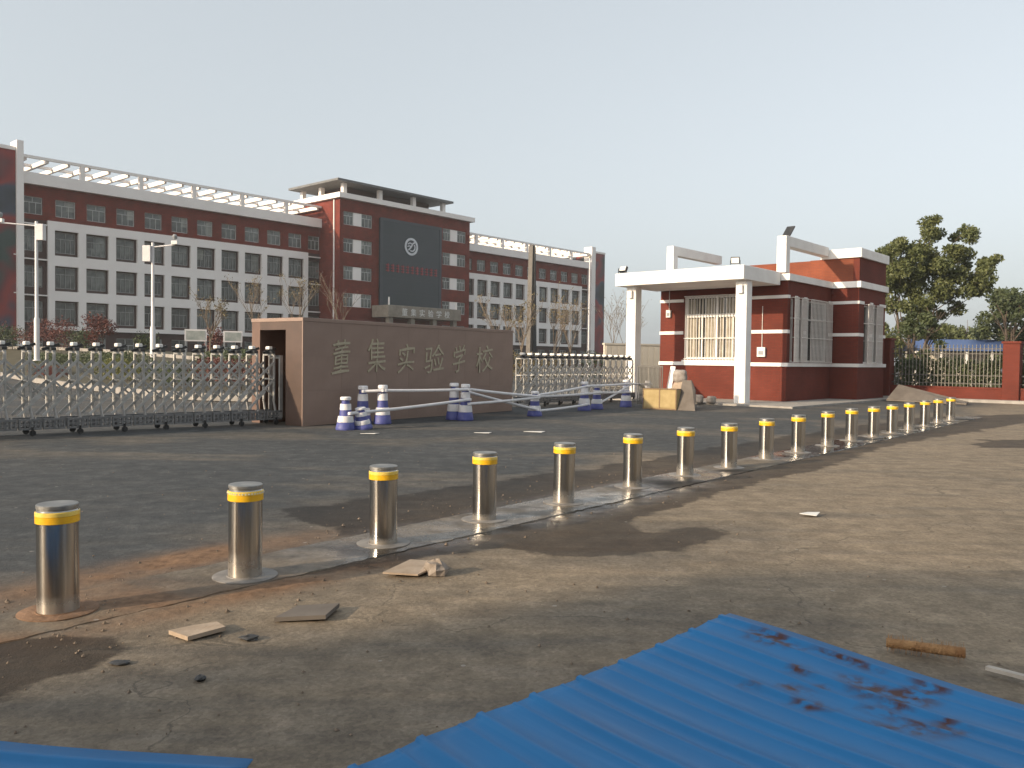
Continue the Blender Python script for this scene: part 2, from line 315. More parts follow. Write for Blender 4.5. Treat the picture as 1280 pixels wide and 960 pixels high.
def inst(name, me, parent=None, loc=None, rz=0.0, scale=None, rot=None):
    o = bpy.data.objects.new(name, me); COL.objects.link(o)
    if loc is not None: o.location = loc
    if rz: o.rotation_euler = (0, 0, rz)
    if rot: o.rotation_euler = rot
    if scale is not None: o.scale = scale if hasattr(scale, '__len__') else (scale,) * 3
    if parent is not None: o.parent = parent
    return o

def tag(o, label=None, cat=None, group=None, kind=None):
    if label: o['label'] = label
    if cat: o['category'] = cat
    if group: o['group'] = group
    if kind: o['kind'] = kind
    return o

def thing(name, label, cat, loc=(0, 0, 0), rz=0.0, group=None):
    o = inst(name, None, None, loc, rz); o.empty_display_size = 0.2
    return tag(o, label, cat, group)

def structure(o): return tag(o, kind='structure')

def text_mesh(body, name, mat, extrude):
    cu = bpy.data.curves.new(name, 'FONT'); cu.body = body; cu.extrude = extrude; cu.resolution_u = 3
    ob = bpy.data.objects.new(name, cu); COL.objects.link(ob); bpy.context.view_layer.update()
    dg = bpy.context.evaluated_depsgraph_get(); me = bpy.data.meshes.new_from_object(ob.evaluated_get(dg))
    bpy.data.objects.remove(ob); bpy.data.curves.remove(cu)
    me.name = name; me.materials.clear(); me.materials.append(mat)
    n = len(me.vertices); co = np.zeros(n * 3, 'f'); me.vertices.foreach_get('co', co); co = co.reshape(-1, 3)
    lo, hi = co[:, :2].min(0), co[:, :2].max(0); co[:, :2] = (co[:, :2] - lo) / (hi - lo)      # unit box
    me.vertices.foreach_set('co', co.ravel()); me.update()
    return me

def np_mesh(name, V, F4, mat):
    me = bpy.data.meshes.new(name); n = len(V); m = len(F4)
    me.vertices.add(n); me.vertices.foreach_set('co', np.asarray(V, 'f').ravel())
    me.loops.add(m * 4); me.loops.foreach_set('vertex_index', np.asarray(F4, 'i').ravel())
    me.polygons.add(m); me.polygons.foreach_set('loop_start', np.arange(0, m * 4, 4, dtype='i'))
    me.update(calc_edges=True); me.validate()
    me.materials.append(mat)
    return me

def leaf_mesh(name, blobs, size, mat, seed, shell=0.55, flat=0.0):
    """many small pointed leaf faces spread through a set of ellipsoid clumps: (centre, radii, count)"""
    g = np.random.default_rng(seed); C_ = []
    for c, r, k in blobs:
        d = g.normal(size=(k, 3)); d /= np.linalg.norm(d, axis=1)[:, None]
        u = shell + (1.08 - shell) * g.random(k) ** 0.7
        C_.append(np.asarray(c) + d * u[:, None] * np.asarray(r))
    C_ = np.concatenate(C_); N_ = len(C_)
    a = g.normal(size=(N_, 3)); a[:, 2] *= (1 - flat); a /= np.linalg.norm(a, axis=1)[:, None]
    b = g.normal(size=(N_, 3)); b -= (b * a).sum(1)[:, None] * a; b /= np.linalg.norm(b, axis=1)[:, None]
    s_ = size * (0.55 + 0.9 * g.random(N_))[:, None]
    V = np.stack([C_ - a * s_, C_ + b * s_ * 0.5, C_ + a * s_, C_ - b * s_ * 0.5], 1).reshape(-1, 3)
    return np_mesh(name, V, np.arange(N_ * 4).reshape(-1, 4), mat)

def value_noise(x, y, seed=0):
    xi = np.floor(x).astype(np.int64); yi = np.floor(y).astype(np.int64); fx = x - xi; fy = y - yi
    fx = fx * fx * (3 - 2 * fx); fy = fy * fy * (3 - 2 * fy)
    def h(i, j):
        v = (i * 374761393 + j * 668265263 + seed * 1442695041) & 0x7fffffff
        v = ((v ^ (v >> 13)) * 1274126177) & 0x7fffffff
        return ((v ^ (v >> 16)) & 0xffff) / 65535.0
    return (h(xi, yi) * (1 - fx) + h(xi + 1, yi) * fx) * (1 - fy) + (h(xi, yi + 1) * (1 - fx) + h(xi + 1, yi + 1) * fx) * fy
def fbm(x, y, seed=0, o=4):
    s = 0; a = 0.5
    for k in range(o): s = s + a * value_noise(x * 2 ** k, y * 2 ** k, seed + k); a *= 0.5
    return s / (1 - 0.5 ** o)

def poly_sdf(px, py, poly):
    """signed distance to a polygon, negative inside"""
    P_ = np.array(poly, float); n = len(P_); d = np.full(px.shape, 1e9); inside = np.zeros(px.shape, bool)
    for i in range(n):
        a = P_[i]; b = P_[(i + 1) % n]; e = b - a
        wx = px - a[0]; wy = py - a[1]; t = np.clip((wx * e[0] + wy * e[1]) / (e @ e), 0, 1)
        d = np.minimum(d, np.hypot(wx - e[0] * t, wy - e[1] * t))
        c = ((a[1] <= py) & (b[1] > py)) | ((b[1] <= py) & (a[1] > py))
        xx = a[0] + (py - a[1]) / (e[1] if abs(e[1]) > 1e-9 else 1e-9) * e[0]
        inside ^= c & (px < xx)
    return np.where(inside, -d, d)

# ------------------------------------------------------------------ the ground
BOLL = [(-2.59, 4.74), (-1.78, 5.56), (-1.01, 6.60), (-0.24, 7.64), (0.55, 8.60), (1.43, 9.76), (2.27, 10.82), (3.06, 11.65), (3.92, 12.76),
        (4.76, 13.78), (5.69, 14.94), (6.55, 16.0), (7.35, 16.86), (8.17, 17.83), (9.0, 18.8), (9.95, 20.0), (10.86, 21.16), (11.72, 22.19)]
LINE_D = Vector((14.31, 17.45)).normalized()

def axis(lo, f0, f1, hi, step, grow=1.16):
    a = list(np.arange(f0, f1 + 1e-6, step)); s = step; x = a[-1]; up = []
    while x < hi: s *= grow; x += s; up.append(x)
    s = step; x = a[0]; dn = []
    while x > lo: s *= grow; x -= s; dn.append(x)
    return np.array(dn[::-1] + a + up)

WET = [(-1.35, 5.75), (-0.95, 5.95), (-0.48, 6.30), (0.02, 6.36), (0.40, 6.22), (0.75, 6.35), (1.2, 6.5), (1.65, 6.88), (1.86, 7.30), (1.75, 7.62), (1.45, 7.45), (1.25, 7.25), (1.15, 7.5),
       (1.51, 8.17), (2.10, 9.1), (3.95, 11.25), (6.54, 14.6), (8.3, 16.6), (11.5, 19.8), (16, 24.4), (17.5, 26.6), (12.0, 23.8), (8.5, 20.2), (5.6, 17.0), (3.2, 14.0), (1.0, 11.4), (-0.37, 9.87),
       (-1.5, 8.75), (-2.3, 8.1), (-2.05, 7.5), (-1.5, 7.3), (-1.25, 6.6)]
WET2 = [(-3.6, 3.0), (-2.5, 3.3), (-1.95, 3.8), (-1.8, 4.15), (-2.15, 4.45), (-2.75, 4.3), (-3.7, 3.9)]
SHADOW_STREAK = [(8.3, 14.9), (13.6, 14.9), (13.6, 17.0), (9.4, 16.6)]  # streak of cast shadow, painted dark through the wet mask

def make_ground():
    xs = axis(-420, -7, 13, 420, 0.055); ys = axis(-120, 2.2, 24, 640, 0.055)
    X, Y = np.meshgrid(xs, ys); nx, ny = len(xs), len(ys)
    px = X.ravel(); py = Y.ravel()
    near = (px > -30) & (px < 40) & (py > -10) & (py < 50)
    # across and along the bollard line
    rx = px - BOLL[0][0]; ry = py - BOLL[0][1]
    u = rx * LINE_D.x + ry * LINE_D.y; v = rx * LINE_D.y - ry * LINE_D.x
    jit = (fbm(px * 1.6, py * 1.6, 3) - 0.5) * 0.65 + (fbm(px * 6, py * 6, 9) - 0.5) * 0.25
    def mask(poly, soft, off=0.0):
        d = poly_sdf(px, py, poly) + jit * 0.7 + off
        return np.clip(0.5 - d / 1.2, 0, 1)          # soft field around 0.5; the surface shader cuts it sharply
    wet = np.maximum.reduce([mask(WET, 0.14), mask(WET2, 0.35), mask(SHADOW_STREAK, 0.6)])  # carries the painted shadow streak as well as the wet patches
    # damp wash further down the forecourt, faint
    # puddle film close to the posts
    film = np.clip(1.3 - np.abs(v - 0.10) / 0.55, 0, 1) * np.clip((u - 1.9) / 0.8, 0, 1) * np.clip((9.5 - u) / 3.0, 0, 1) * np.clip((fbm(px * 1.3, py * 1.3, 21) - 0.40) * 7, 0, 1)
    # red-brown soil kicked out of the trench at the near end
    mud = np.exp(-((v + 0.62) / 0.26) ** 2) * np.clip(1 - np.abs(u - 0.9) / 1.9, 0, 1) * 1.1 + np.exp(-((v - 0.47) / 0.16) ** 2) * np.clip(1 - np.abs(u - 1.2) / 2.0, 0, 1)
    mud = np.clip(mud * (0.3 + 2.0 * fbm(px * 3, py * 3, 31)), 0, 1)
    # dust: pale brown on the camera side of the posts, dark asphalt on the gate side
    side = np.clip(0.5 + (v + 0.9 + (fbm(px * 0.5, py * 0.5, 41) - 0.5) * 3.0) / 2.2, 0, 1)
    dust = side * (0.55 + 0.9 * (fbm(px * 0.55, py * 0.55, 51) - 0.25)) + (1 - side) * np.clip((fbm(px * 0.45, py * 0.9, 61) - 0.50) * 1.4, 0, 0.22)
    warm = np.clip((px - 0.0) / 3.5, 0, 1) * side
    dust = np.clip(dust + 0.35 * warm, 0, 1)
    z = ((fbm(px * 0.9, py * 0.9, 71) - 0.5) * 0.016 + mud * 0.034 * (fbm(px * 8, py * 8, 81) - 0.25)) * near - 0.004
    fx0 = (px < -7) | (px > 13) | (py > 24) | (py < 2.2)
    z = np.where(fx0, -0.004, z)
    idx = np.arange(nx * ny).reshape(ny, nx)
    F = np.stack([idx[:-1, :-1], idx[:-1, 1:], idx[1:, 1:], idx[1:, :-1]], -1).reshape(-1, 4)
    m = bpy.data.materials.new('worn_forecourt_surface'); m.use_nodes = True
    t = m.node_tree; N = t.nodes; L = t.links; b = N['Principled BSDF']; b.inputs['Specular IOR Level'].default_value = 0.3
    tc = N.new('ShaderNodeTexCoord')
    def noise(s, d=6, r=0.6, vec=None):
        n = N.new('ShaderNodeTexNoise'); n.inputs['Scale'].default_value = s; n.inputs['Detail'].default_value = d; n.inputs['Roughness'].default_value = r
        L.new(vec or tc.outputs['Object'], n.inputs['Vector']); return n.outputs['Fac']
    def ramp(fac, *st):
        r = N.new('ShaderNodeValToRGB'); e = r.color_ramp.elements
        e[0].position, e[0].color = st[0][0], tuple(st[0][1]) + (1,); e[1].position, e[1].color = st[-1][0], tuple(st[-1][1]) + (1,)
        for p_, c_ in st[1:-1]: k = e.new(p_); k.color = tuple(c_) + (1,)
        L.new(fac, r.inputs['Fac']); return r.outputs['Color']
    def attr(nm):
        a = N.new('ShaderNodeAttribute'); a.attribute_name = nm; return a.outputs['Fac']
    def math_(op, a, b_, c_=None, clamp=False):
        n = N.new('ShaderNodeMath'); n.operation = op; n.use_clamp = clamp
        for i, q in enumerate((a, b_, c_)):
            if q is None: continue
            if isinstance(q, (int, float)): n.inputs[i].default_value = q
            else: L.new(q, n.inputs[i])
        return n.outputs[0]
    def mix(f, a, c, mode='MIX'):
        n = N.new('ShaderNodeMix'); n.data_type = 'RGBA'; n.blend_type = mode
        if isinstance(f, (int, float)): n.inputs['Factor'].default_value = f
        else: L.new(f, n.inputs['Factor'])
        for s_, q in (('A', a), ('B', c)):
            if isinstance(q, tuple): n.inputs[s_].default_value = q + (1,)
            else: L.new(q, n.inputs[s_])
        return n.outputs['Result']
    fine = noise(55, 5, 0.7); mid = noise(4.0, 8, 0.65); big = noise(0.5, 5)
    # streaks left by tyres and sweeping, along the road
    mp = N.new('ShaderNodeMapping'); mp.inputs['Rotation'].default_value = (0, 0, math.radians(-12)); mp.inputs['Scale'].default_value = (0.35, 2.6, 1); L.new(tc.outputs['Object'], mp.inputs['Vector'])
    streak = noise(1.2, 6, 0.6, mp.outputs[0])
    asphalt = ramp(mid, (0.30, (0.040, 0.043, 0.046)), (0.52, (0.060, 0.063, 0.065)), (0.72, (0.092, 0.094, 0.094)))
    dustc = ramp(mid, (0.28, (0.165, 0.128, 0.090)), (0.5, (0.225, 0.177, 0.124)), (0.75, (0.305, 0.243, 0.175)))
    d2 = math_('ADD', attr('dust'), math_('MULTIPLY', math_('MULTIPLY_ADD', streak, 1.5, -0.75), math_('MULTIPLY_ADD', attr('dust'), 1.0, 0.25)), clamp=True)
    base = mix(d2, asphalt, dustc)
    base = mix(0.7, base, ramp(fine, (0.3, (0.35, 0.35, 0.35)), (0.7, (0.65, 0.65, 0.65))), 'OVERLAY')
    base = mix(0.5, base, ramp(big, (0.3, (0.36, 0.37, 0.38)), (0.7, (0.64, 0.63, 0.62))), 'OVERLAY')
    # coarse stones in the surface and long hairline cracks
    ag = N.new('ShaderNodeTexVoronoi'); ag.inputs['Scale'].default_value = 42; L.new(tc.outputs['Object'], ag.inputs['Vector'])
    base = mix(0.45, base, ramp(ag.outputs['Color'], (0.2, (0.36, 0.36, 0.36)), (0.8, (0.64, 0.64, 0.64))), 'OVERLAY')
    wv = N.new('ShaderNodeVectorMath'); wv.operation = 'MULTIPLY_ADD'; nvec = N.new('ShaderNodeTexNoise'); nvec.inputs['Scale'].default_value = 1.3; nvec.inputs['Detail'].default_value = 6; L.new(tc.outputs['Object'], nvec.inputs['Vector'])
    L.new(nvec.outputs['Color'], wv.inputs[0]); wv.inputs[1].default_value = (1.1, 1.1, 0); L.new(tc.outputs['Object'], wv.inputs[2])
    ck = N.new('ShaderNodeTexVoronoi'); ck.feature = 'DISTANCE_TO_EDGE'; ck.inputs['Scale'].default_value = 0.33; L.new(wv.outputs[0], ck.inputs['Vector'])
    crack = math_('MULTIPLY', math_('LESS_THAN', ck.outputs['Distance'], 0.0022), math_('GREATER_THAN', mid, 0.48))
    base = mix(math_('MULTIPLY', crack, 0.38), base, (0.03, 0.028, 0.026))
    soil = ramp(noise(14, 6), (0.3, (0.12, 0.068, 0.038)), (0.7, (0.26, 0.155, 0.09)))
    base = mix(attr('mud'), base, soil)
    wn = math_('ADD', attr('wet'), math_('MULTIPLY_ADD', noise(2.6, 9, 0.68), 0.36, -0.18))
    cut = N.new('ShaderNodeMapRange'); cut.inputs['From Min'].default_value = 0.48; cut.inputs['From Max'].default_value = 0.55; L.new(wn, cut.inputs['Value'])
    wet_shade = math_('MULTIPLY', cut.outputs[0], math_('MULTIPLY_ADD', streak, 1.0, 0.35, clamp=True), clamp=True)
    base = mix(wet_shade, base, mix(1.0, base, (0.22, 0.19, 0.17), 'MULTIPLY'))
    # specks of grit and pale litter scars
    sc = N.new('ShaderNodeTexVoronoi'); sc.inputs['Scale'].default_value = 3.1; L.new(tc.outputs['Object'], sc.inputs['Vector'])
    speck = math_('LESS_THAN', sc.outputs['Distance'], 0.045)
    base = mix(math_('MULTIPLY', speck, 0.55), base, (0.36, 0.33, 0.30))
    L.new(base, b.inputs['Base Color'])
    r0 = math_('MULTIPLY_ADD', fine, 0.25, 0.72)
    r1 = math_('MULTIPLY_ADD', wet_shade, -0.12, r0)
    r2 = math_('MULTIPLY_ADD', math_('MULTIPLY', attr('film'), math_('MULTIPLY_ADD', mid, 1.6, -0.1, clamp=True)), -0.85, r1, clamp=True)
    r3 = math_('MAXIMUM', r2, 0.06)
    L.new(r3, b.inputs['Roughness'])
    bp = N.new('ShaderNodeBump'); bp.inputs['Distance'].default_value = 0.012
    hgt = math_('ADD', fine, math_('MULTIPLY', mid, 2.0)); L.new(hgt, bp.inputs['Height'])
    L.new(math_('MULTIPLY_ADD', attr('film'), -0.42, 0.50), bp.inputs['Strength']); L.new(bp.outputs[0], b.inputs['Normal'])
    me = np_mesh('ground', np.stack([px, py, z], 1), F, m)
    for nm, arr in (('wet', wet), ('film', film), ('mud', mud), ('dust', dust)):
        at = me.attributes.new(nm, 'FLOAT', 'POINT'); at.data.foreach_set('value', np.asarray(arr * (near | (nm == 'dust')), 'f'))
    me.shade_smooth()
    structure(inst('ground', me))
make_ground()

def trench_strip():
    """strip of cast concrete in which the posts are sunk, edges chipped"""
    mb = MB(); n = 420; L0, L1 = -3.2, 25.0; g = random.Random(3); rows = []
    nrm = Vector((LINE_D.y, -LINE_D.x))
    for i in range(n + 1):
        u = L0 + (L1 - L0) * i / n; c = Vector(BOLL[0]) + LINE_D * u
        for v, z in ((-0.36, -0.03), (-0.345, 0.006), (-0.15, 0.0085), (0.15, 0.0085), (0.335, 0.005), (0.35, -0.03)):
            j = (g.random() - 0.5) * (0.03 if abs(v) > 0.3 else 0); q = c + nrm * (v + j); rows.append((q.x, q.y, z + (g.random() - 0.5) * 0.003))
    f = []
    for i in range(n):
        for k in range(5): f.append((i * 6 + k, i * 6 + k + 1, i * 6 + 7 + k, i * 6 + 6 + k))
    mb.add(rows, f)
    o = structure(mb.build('trench_strip', bpy.data.materials['worn_forecourt_surface'], smooth=40))
    P_ = np.array(rows); px, py = P_[:, 0], P_[:, 1]
    rx = px - BOLL[0][0]; ry = py - BOLL[0][1]; uu = rx * LINE_D.x + ry * LINE_D.y
    damp = np.clip(0.25 + 1.1 * (fbm(px * 1.1, py * 1.1, 91) - 0.3), 0, 1) * np.clip(uu / 1.5, 0.3, 1)
    vals = {'wet': np.clip(0.5 + (damp - 0.45) * 0.7, 0, 1), 'film': np.clip((fbm(px * 0.9, py * 0.9, 95) - 0.36) * 5, 0, 1) * np.clip((uu - 1.0) / 1.0, 0, 1),
            'mud': np.clip((fbm(px * 2.2, py * 2.2, 97) - 0.45) * 4, 0, 1) * np.clip(1.2 - uu / 2.2, 0, 1), 'dust': np.clip(0.42 + 1.0 * (fbm(px * 1.7, py * 1.7, 99) - 0.4), 0, 1)}
    for nm, arr in vals.items():
        at = o.data.attributes.new(nm, 'FLOAT', 'POINT'); at.data.foreach_set('value', np.asarray(arr, 'f'))
trench_strip()

# ------------------------------------------------------------------ planted bank behind the gate
def bank():
    near = [(-60, 86, 0.14), (-34, 55.3, 0.14), (-25.5, 44, 0.14), (-18.3, 35.3, 0.14), (-13.5, 30.2, 0.14), (-10.4, 27.6, 0.14), (-7.6, 26.9, 0.14)]
    far = [(-74, 96, 2.1), (-44, 72, 1.95), (-37, 66.5, 1.9), (-29, 58.5, 1.72), (-24, 53.3, 1.55), (-18.5, 48, 1.30), (-11.0, 43.0, 1.10)]
    plat = [(-90, 120, 2.2), (-55, 88, 2.1), (-45, 90, 2.05), (-38, 98, 2.0), (-32, 104, 1.95), (-25, 108, 1.9), (-12, 108, 1.2)]
    mb = MB(); vs = []
    for row in (near, far, plat):
        vs += row
    n = len(near); fs = []
    for k in range(2):
        for i in range(n - 1): fs.append((k * n + i, k * n + i + 1, k * n + n + i + 1, k * n + n + i))
    # closing skirt on the right, towards the drive
    vs += [(-11.0, 43.0, -0.02), (-12, 108, -0.02), (-7.6, 26.9, -0.02)]
    fs += [(n - 1, 3 * n + 2, 3 * n, 2 * n - 1), (2 * n - 1, 3 * n, 3 * n + 1, 3 * n - 1)]
    mb.add(vs, fs)
    structure(mb.build('planted_bank', MAT['bank'], smooth=40))
    def kerb(line, h, w, lift, name):
        m2 = MB()
        for a, b in zip(line[:-1], line[1:]):
            m2.bar((a[0], a[1], a[2] + lift), (b[0], b[1], b[2] + lift), w, h)
        structure(m2.build(name, MAT['kerb']))
    kerb(near, 0.24, 0.22, 0.0, 'kerb')
    kerb(far, 0.26, 0.30, 0.05, 'kerb')
    return near, far
KN, KF = bank()

# ------------------------------------------------------------------ school building (local x along the facade, y into the building, z up)
RZ = math.radians(48.5)
def school():
    B = thing('school_building', 'long red and white school building with white window grid and taller central block', 'building', (-46.0, 85.7, 0), RZ)
    WR = [(11.55, 14.1), (7.95, 10.5), (4.4, 6.95)]                      # three gridded storeys
    win_meshes = {}; wr = random.Random(17)
    def window(x, z0, z1, w, y, kind):
        """a framed window with mullions; child pane"""
        key = (round(w, 2), round(z1 - z0, 2), kind)
        if key not in win_meshes:
            h = z1 - z0; f = MB(); t = 0.07
            f.box(-w / 2, w / 2, 0, 0.08, 0, t); f.box(-w / 2, w / 2, 0, 0.08, h - t, h)
            f.box(-w / 2, -w / 2 + t, 0, 0.08, t, h - t); f.box(w / 2 - t, w / 2, 0, 0.08, t, h - t)
            tr = h * 0.68
            f.box(-w / 2 + t, w / 2 - t, 0.01, 0.07, tr - 0.03, tr + 0.03)
            nb = 4 if kind == 'grid' else 3
            for k in range(1, nb):
                xx = -w / 2 + w * k / nb; f.box(xx - 0.025, xx + 0.025, 0.012, 0.068, t, tr - 0.03)
                if k != 2 or kind != 'grid': continue
            f.box(-0.025, 0.025, 0.012, 0.068, tr + 0.03, h - t)
            p = MB().box(-w / 2 + t * 0.6, w / 2 - t * 0.6, 0.085, 0.10, t * 0.6, h - t * 0.6)
            win_meshes[key] = (f.mesh('window', MAT['frame_far'] if kind == 'grid' else MAT['frame_top']), p.mesh('pane', MAT['pane_far'] if kind == 'top' or kind == 'mid' else MAT['pane_far']))
        fm, pm = win_meshes[key]
        o = inst('window', fm, B, (x, y, z0)); inst('pane', pm, o)
        r_ = wr.random()
        if r_ < 0.30:
            cw = w * (0.22 + 0.25 * wr.random()); side = -1 if wr.random() < 0.5 else 1; x0 = side * (w / 2 - 0.06 - cw / 2); h = z1 - z0
            MB().box(x0 - cw / 2, x0 + cw / 2, 0.074, 0.084, h * (0.08 if r_ < 0.2 else 0.4), h * 0.93).build('curtain', MAT['curtain_far'] if wr.random() < 0.7 else MAT['pane_dark'], o)
        return o
    def wing(g0, cols, x0, x1, end_l, end_r):
        """g0: left edge of the first window bay; cols: number of bays"""
        W, S = 2.3, 3.055
        gx0, gx1 = g0 - 0.64, g0 + S * (cols - 1) + W + 0.64
        # red wall behind the grid, with openings
        holes = []
        for c in range(cols):
            xc = g0 + S * c + W / 2
            for z0, z1 in WR: holes.append((xc - 0.98, xc + 0.98, z0 + 0.28, z1 - 0.12))
            holes.append((xc - 0.97, xc + 0.97, 15.5, 17.25))
            holes.append((xc - 0.97, xc + 0.97, 0.95, 3.3))
        ex = []
        if end_l: ex.append((gx0 + x0) / 2 - 0.1)
        if end_r: ex.append((gx1 + x1) / 2 + 0.1)
        for xc in ex:
            for z0, z1 in WR + [(0.7, 3.4), (15.22, 17.37)]: holes.append((xc - 0.9, xc + 0.9, z0 + 0.28, z1 - 0.12))
        holes = [(round(a, 3), round(b, 3), round(c, 3), round(d, 3)) for a, b, c, d in holes]
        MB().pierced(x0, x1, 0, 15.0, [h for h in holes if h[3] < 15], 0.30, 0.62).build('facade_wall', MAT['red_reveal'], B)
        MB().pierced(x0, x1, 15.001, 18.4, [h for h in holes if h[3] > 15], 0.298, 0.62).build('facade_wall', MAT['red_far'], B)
        MB().box(x0, x1, 0.62, 9.5, -0.5, 18.38).build('wing_body', MAT['red_reveal'], B)
        for a, b, c, d in holes:
            zs = ((c, d) in [(round(z0 + 0.28, 3), round(z1 - 0.12, 3)) for z0, z1 in WR])
            window((a + b) / 2, c + 0.002, d - 0.002, b - a - 0.004, 0.44, 'grid' if zs else 'top')
        # white lattice standing proud of the wall
        gh = [(g0 + S * c, g0 + S * c + W, z0, z1) for c in range(cols) for z0, z1 in WR]
        MB().pierced(gx0, gx1, 3.95, 15.0, [tuple(round(q, 3) for q in h) for h in gh], -0.02, 0.298).build('white_lattice', MAT['white_far'], B)
        # fascia and parapet
        MB().box(x0 - 0.0, x1 + 0.0, -0.25, 0.45, 18.402, 19.55).build('fascia', MAT['white_far'], B)
        MB().box(x0 + 0.02, x1 - 0.02, 0.46, 9.3, 18.40, 18.9).build('roof', MAT['concrete'], B)
        # ledges beside the grid
        for xa, xb, on in ((x0, gx0 - 0.01, end_l), (gx1 + 0.01, x1, end_r)):
            if on:
                for z in (7.35, 10.95, 14.45): MB().box(xa, xb, -0.02, 0.296, z, z + 0.13).build('ledge', MAT['white_far'], B)
        # roof pergola: beams, posts, rafters
        for yb, nm in ((-0.2, 'front'), (4.2, 'mid'), (8.6, 'back')):
            MB().box(x0, x1, yb, yb + 0.28, 20.95, 21.22).build('pergola_beam', MAT['white_far'], B)
        k = 0; x = g0 + W + 0.36 - 3.055 * 4
        rm = MB().box(-0.13, 0.13, 0.09, 8.59, 20.72, 21.19).mesh('rafter', MAT['white_far'])
        pm = MB().box(-0.22, 0.22, -0.19, 0.19, 19.551, 20.949).mesh('pergola_post', MAT['white_far'])
        x = x0 + 0.35
        while x < x1 - 0.2:
            inst('rafter', rm, B, (x, 0, 0)); k += 1; x += 2.035
        x = g0 + W + 0.37
        while x - 6.11 > x0: x -= 6.11
        while x < x1:
            inst('pergola_post', pm, B, (x, 0, 0)); inst('pergola_post', pm, B, (x, 8.7, 0)); x += 6.11
    wing(-0.99, 10, -4.0, 31.35, True, True)
    wing(57.85, 10, 55.05, 90.4, True, True)
    # end fins and mural towers
    for x0, x1, tx0, tx1 in ((-4.62, -4.02, -22.0, -4.64), (90.42, 91.6, 91.62, 95.0)):
        MB().box(x0, x1, -0.6, 1.2, 0, 22.4).build('white_fin', MAT['white_far'], B)
        MB().box(tx0, tx1, -0.25, 9.6, -0.5, 21.4).build('mural_tower', MAT['mural'], B)
        MB().box(tx0, tx1, -0.35, 9.7, 21.402, 21.75).build('tower_coping', MAT['white_far'], B)
    # thin flag-like rail ends at the left fin
    for z in (7.45, 11.2): MB().box(-4.9, -4.63, -0.5, -0.42, z, z + 0.1).build('bracket', MAT['white_far'], B)
    # ---- central block (front face at y = -4)
    cx0, cx1, fy = 31.4, 55.0, -4.0
    rows = [(18.6, 20.3), (15.1, 16.85), (11.6, 13.3), (8.1, 9.85), (4.6, 6.35), (1.1, 2.9)]
    strips = [(32.0, 33.6, 34.9, 36.65), (49.5, 51.07, 52.46, 54.2)]
    holes = [(a, d, z0, z1) for (a, b, c, d) in strips for z0, z1 in rows]
    MB().pierced(cx0, cx1, 0, 21.85, holes, fy, fy + 0.35).build('facade_wall', MAT['red_far'], B)
    MB().box(cx0, cx0 + 0.35, fy + 0.351, 8.0, 0, 21.85).build('side_wall', MAT['red_far'], B)
    MB().box(cx1 - 0.35, cx1, fy + 0.351, 8.0, 0, 21.85).build('side_wall', MAT['red_far'], B)
    MB().box(cx0 + 0.36, cx1 - 0.36, fy + 0.36, 8.0, -0.5, 21.84).build('block_core', MAT['red_reveal'], B)
    for (a, b, c, d) in strips:
        for z0, z1 in rows:
            o = window((a + b) / 2, z0 + .002, z1 - .002, b - a - 0.01, fy + 0.12, 'mid'); window((c + d) / 2, z0 + .002, z1 - .002, d - c - 0.01, fy + 0.12, 'mid')
            MB().box(b, c, fy + 0.06, fy + 0.3, z0 + 0.002, z1 - 0.002).build('white_panel', MAT['white_far'], B)
    MB().box(cx0 - 0.5, cx1 + 0.5, fy - 0.6, 8.4, 21.852, 22.5).build('parapet', MAT['white_far'], B)
    # downpipe
    MB().tube((cx0 - 0.08, fy + 1.1, 0), (cx0 - 0.08, fy + 1.1, 21.8), 0.10, n=8).build('downpipe', MAT['white_far'], B)
    # roof pavilion
    MB().box(cx0 - 0.6, 51.2, fy - 0.4, 6.6, 24.0, 24.28).build('pavilion_roof', MAT['roof_grey'], B)
    for x in (32.6, 38.5, 44.5, 50.2):
        for y in (-3.2, 1.6, 5.8): MB().box(x - 0.28, x + 0.28, y - 0.28, y + 0.28, 22.501, 23.999).build('pavilion_column', MAT['white_far'], B)
    MB().box(34.0, 49.0, -1.5, 4.5, 22.501, 23.95).build('plant_room', MAT['red_reveal'], B)
    # banner with emblem and red lettering
    bn = MB().box(37.8, 48.95, fy - 0.30, fy - 0.002, 8.4, 20.2).build('banner', MAT['banner'], B)
    fr = MB(); y0, y1 = fy - 0.34, fy - 0.301
    fr.box(37.75, 38.25, y0, y1, 8.4, 20.25); fr.box(48.55, 49.0, y0, y1, 8.4, 20.25); fr.box(38.25, 48.55, y0, y1, 19.9, 20.25)
    for k in range(1, 6): fr.box(38.25, 48.55, y0 + .02, y1, 8.4 + k * 1.93, 8.4 + k * 1.93 + 0.04)
    fr.build('banner_frame', MAT['banner_frame'], bn)
    em = MB(); cxm, czm = 43.2, 16.9; y0, y1 = fy - 0.42, fy - 0.345
    circ = lambda r, a0, a1, n=26, sx=1.0, ox=0, oz=0: [(cxm + ox + r * sx * math.cos(math.radians(a0 + (a1 - a0) * i / n)), czm + oz + r * math.sin(math.radians(a0 + (a1 - a0) * i / n))) for i in range(n + 1)]
    em.ribbon(circ(1.05, 0, 360, 44), 0.30, y0, y1)
    em.ribbon(circ(0.55, -120, 40, 18, 1.0, 0.10, -0.05), 0.17, y0 + .01, y1 + .01)
    em.ribbon([(cxm - 0.55, czm - 0.50), (cxm - 0.2, czm - 0.2), (cxm + 0.05, czm + 0.12), (cxm + 0.25, czm + 0.45), (cxm + 0.6, czm + 0.62)], 0.20, y0 - .01, y1 - .01)
    em.ribbon([(cxm - 0.6, czm + 0.32), (cxm - 0.25, czm + 0.5), (cxm + 0.05, czm + 0.42)], 0.16, y0 + .02, y1 + .02)
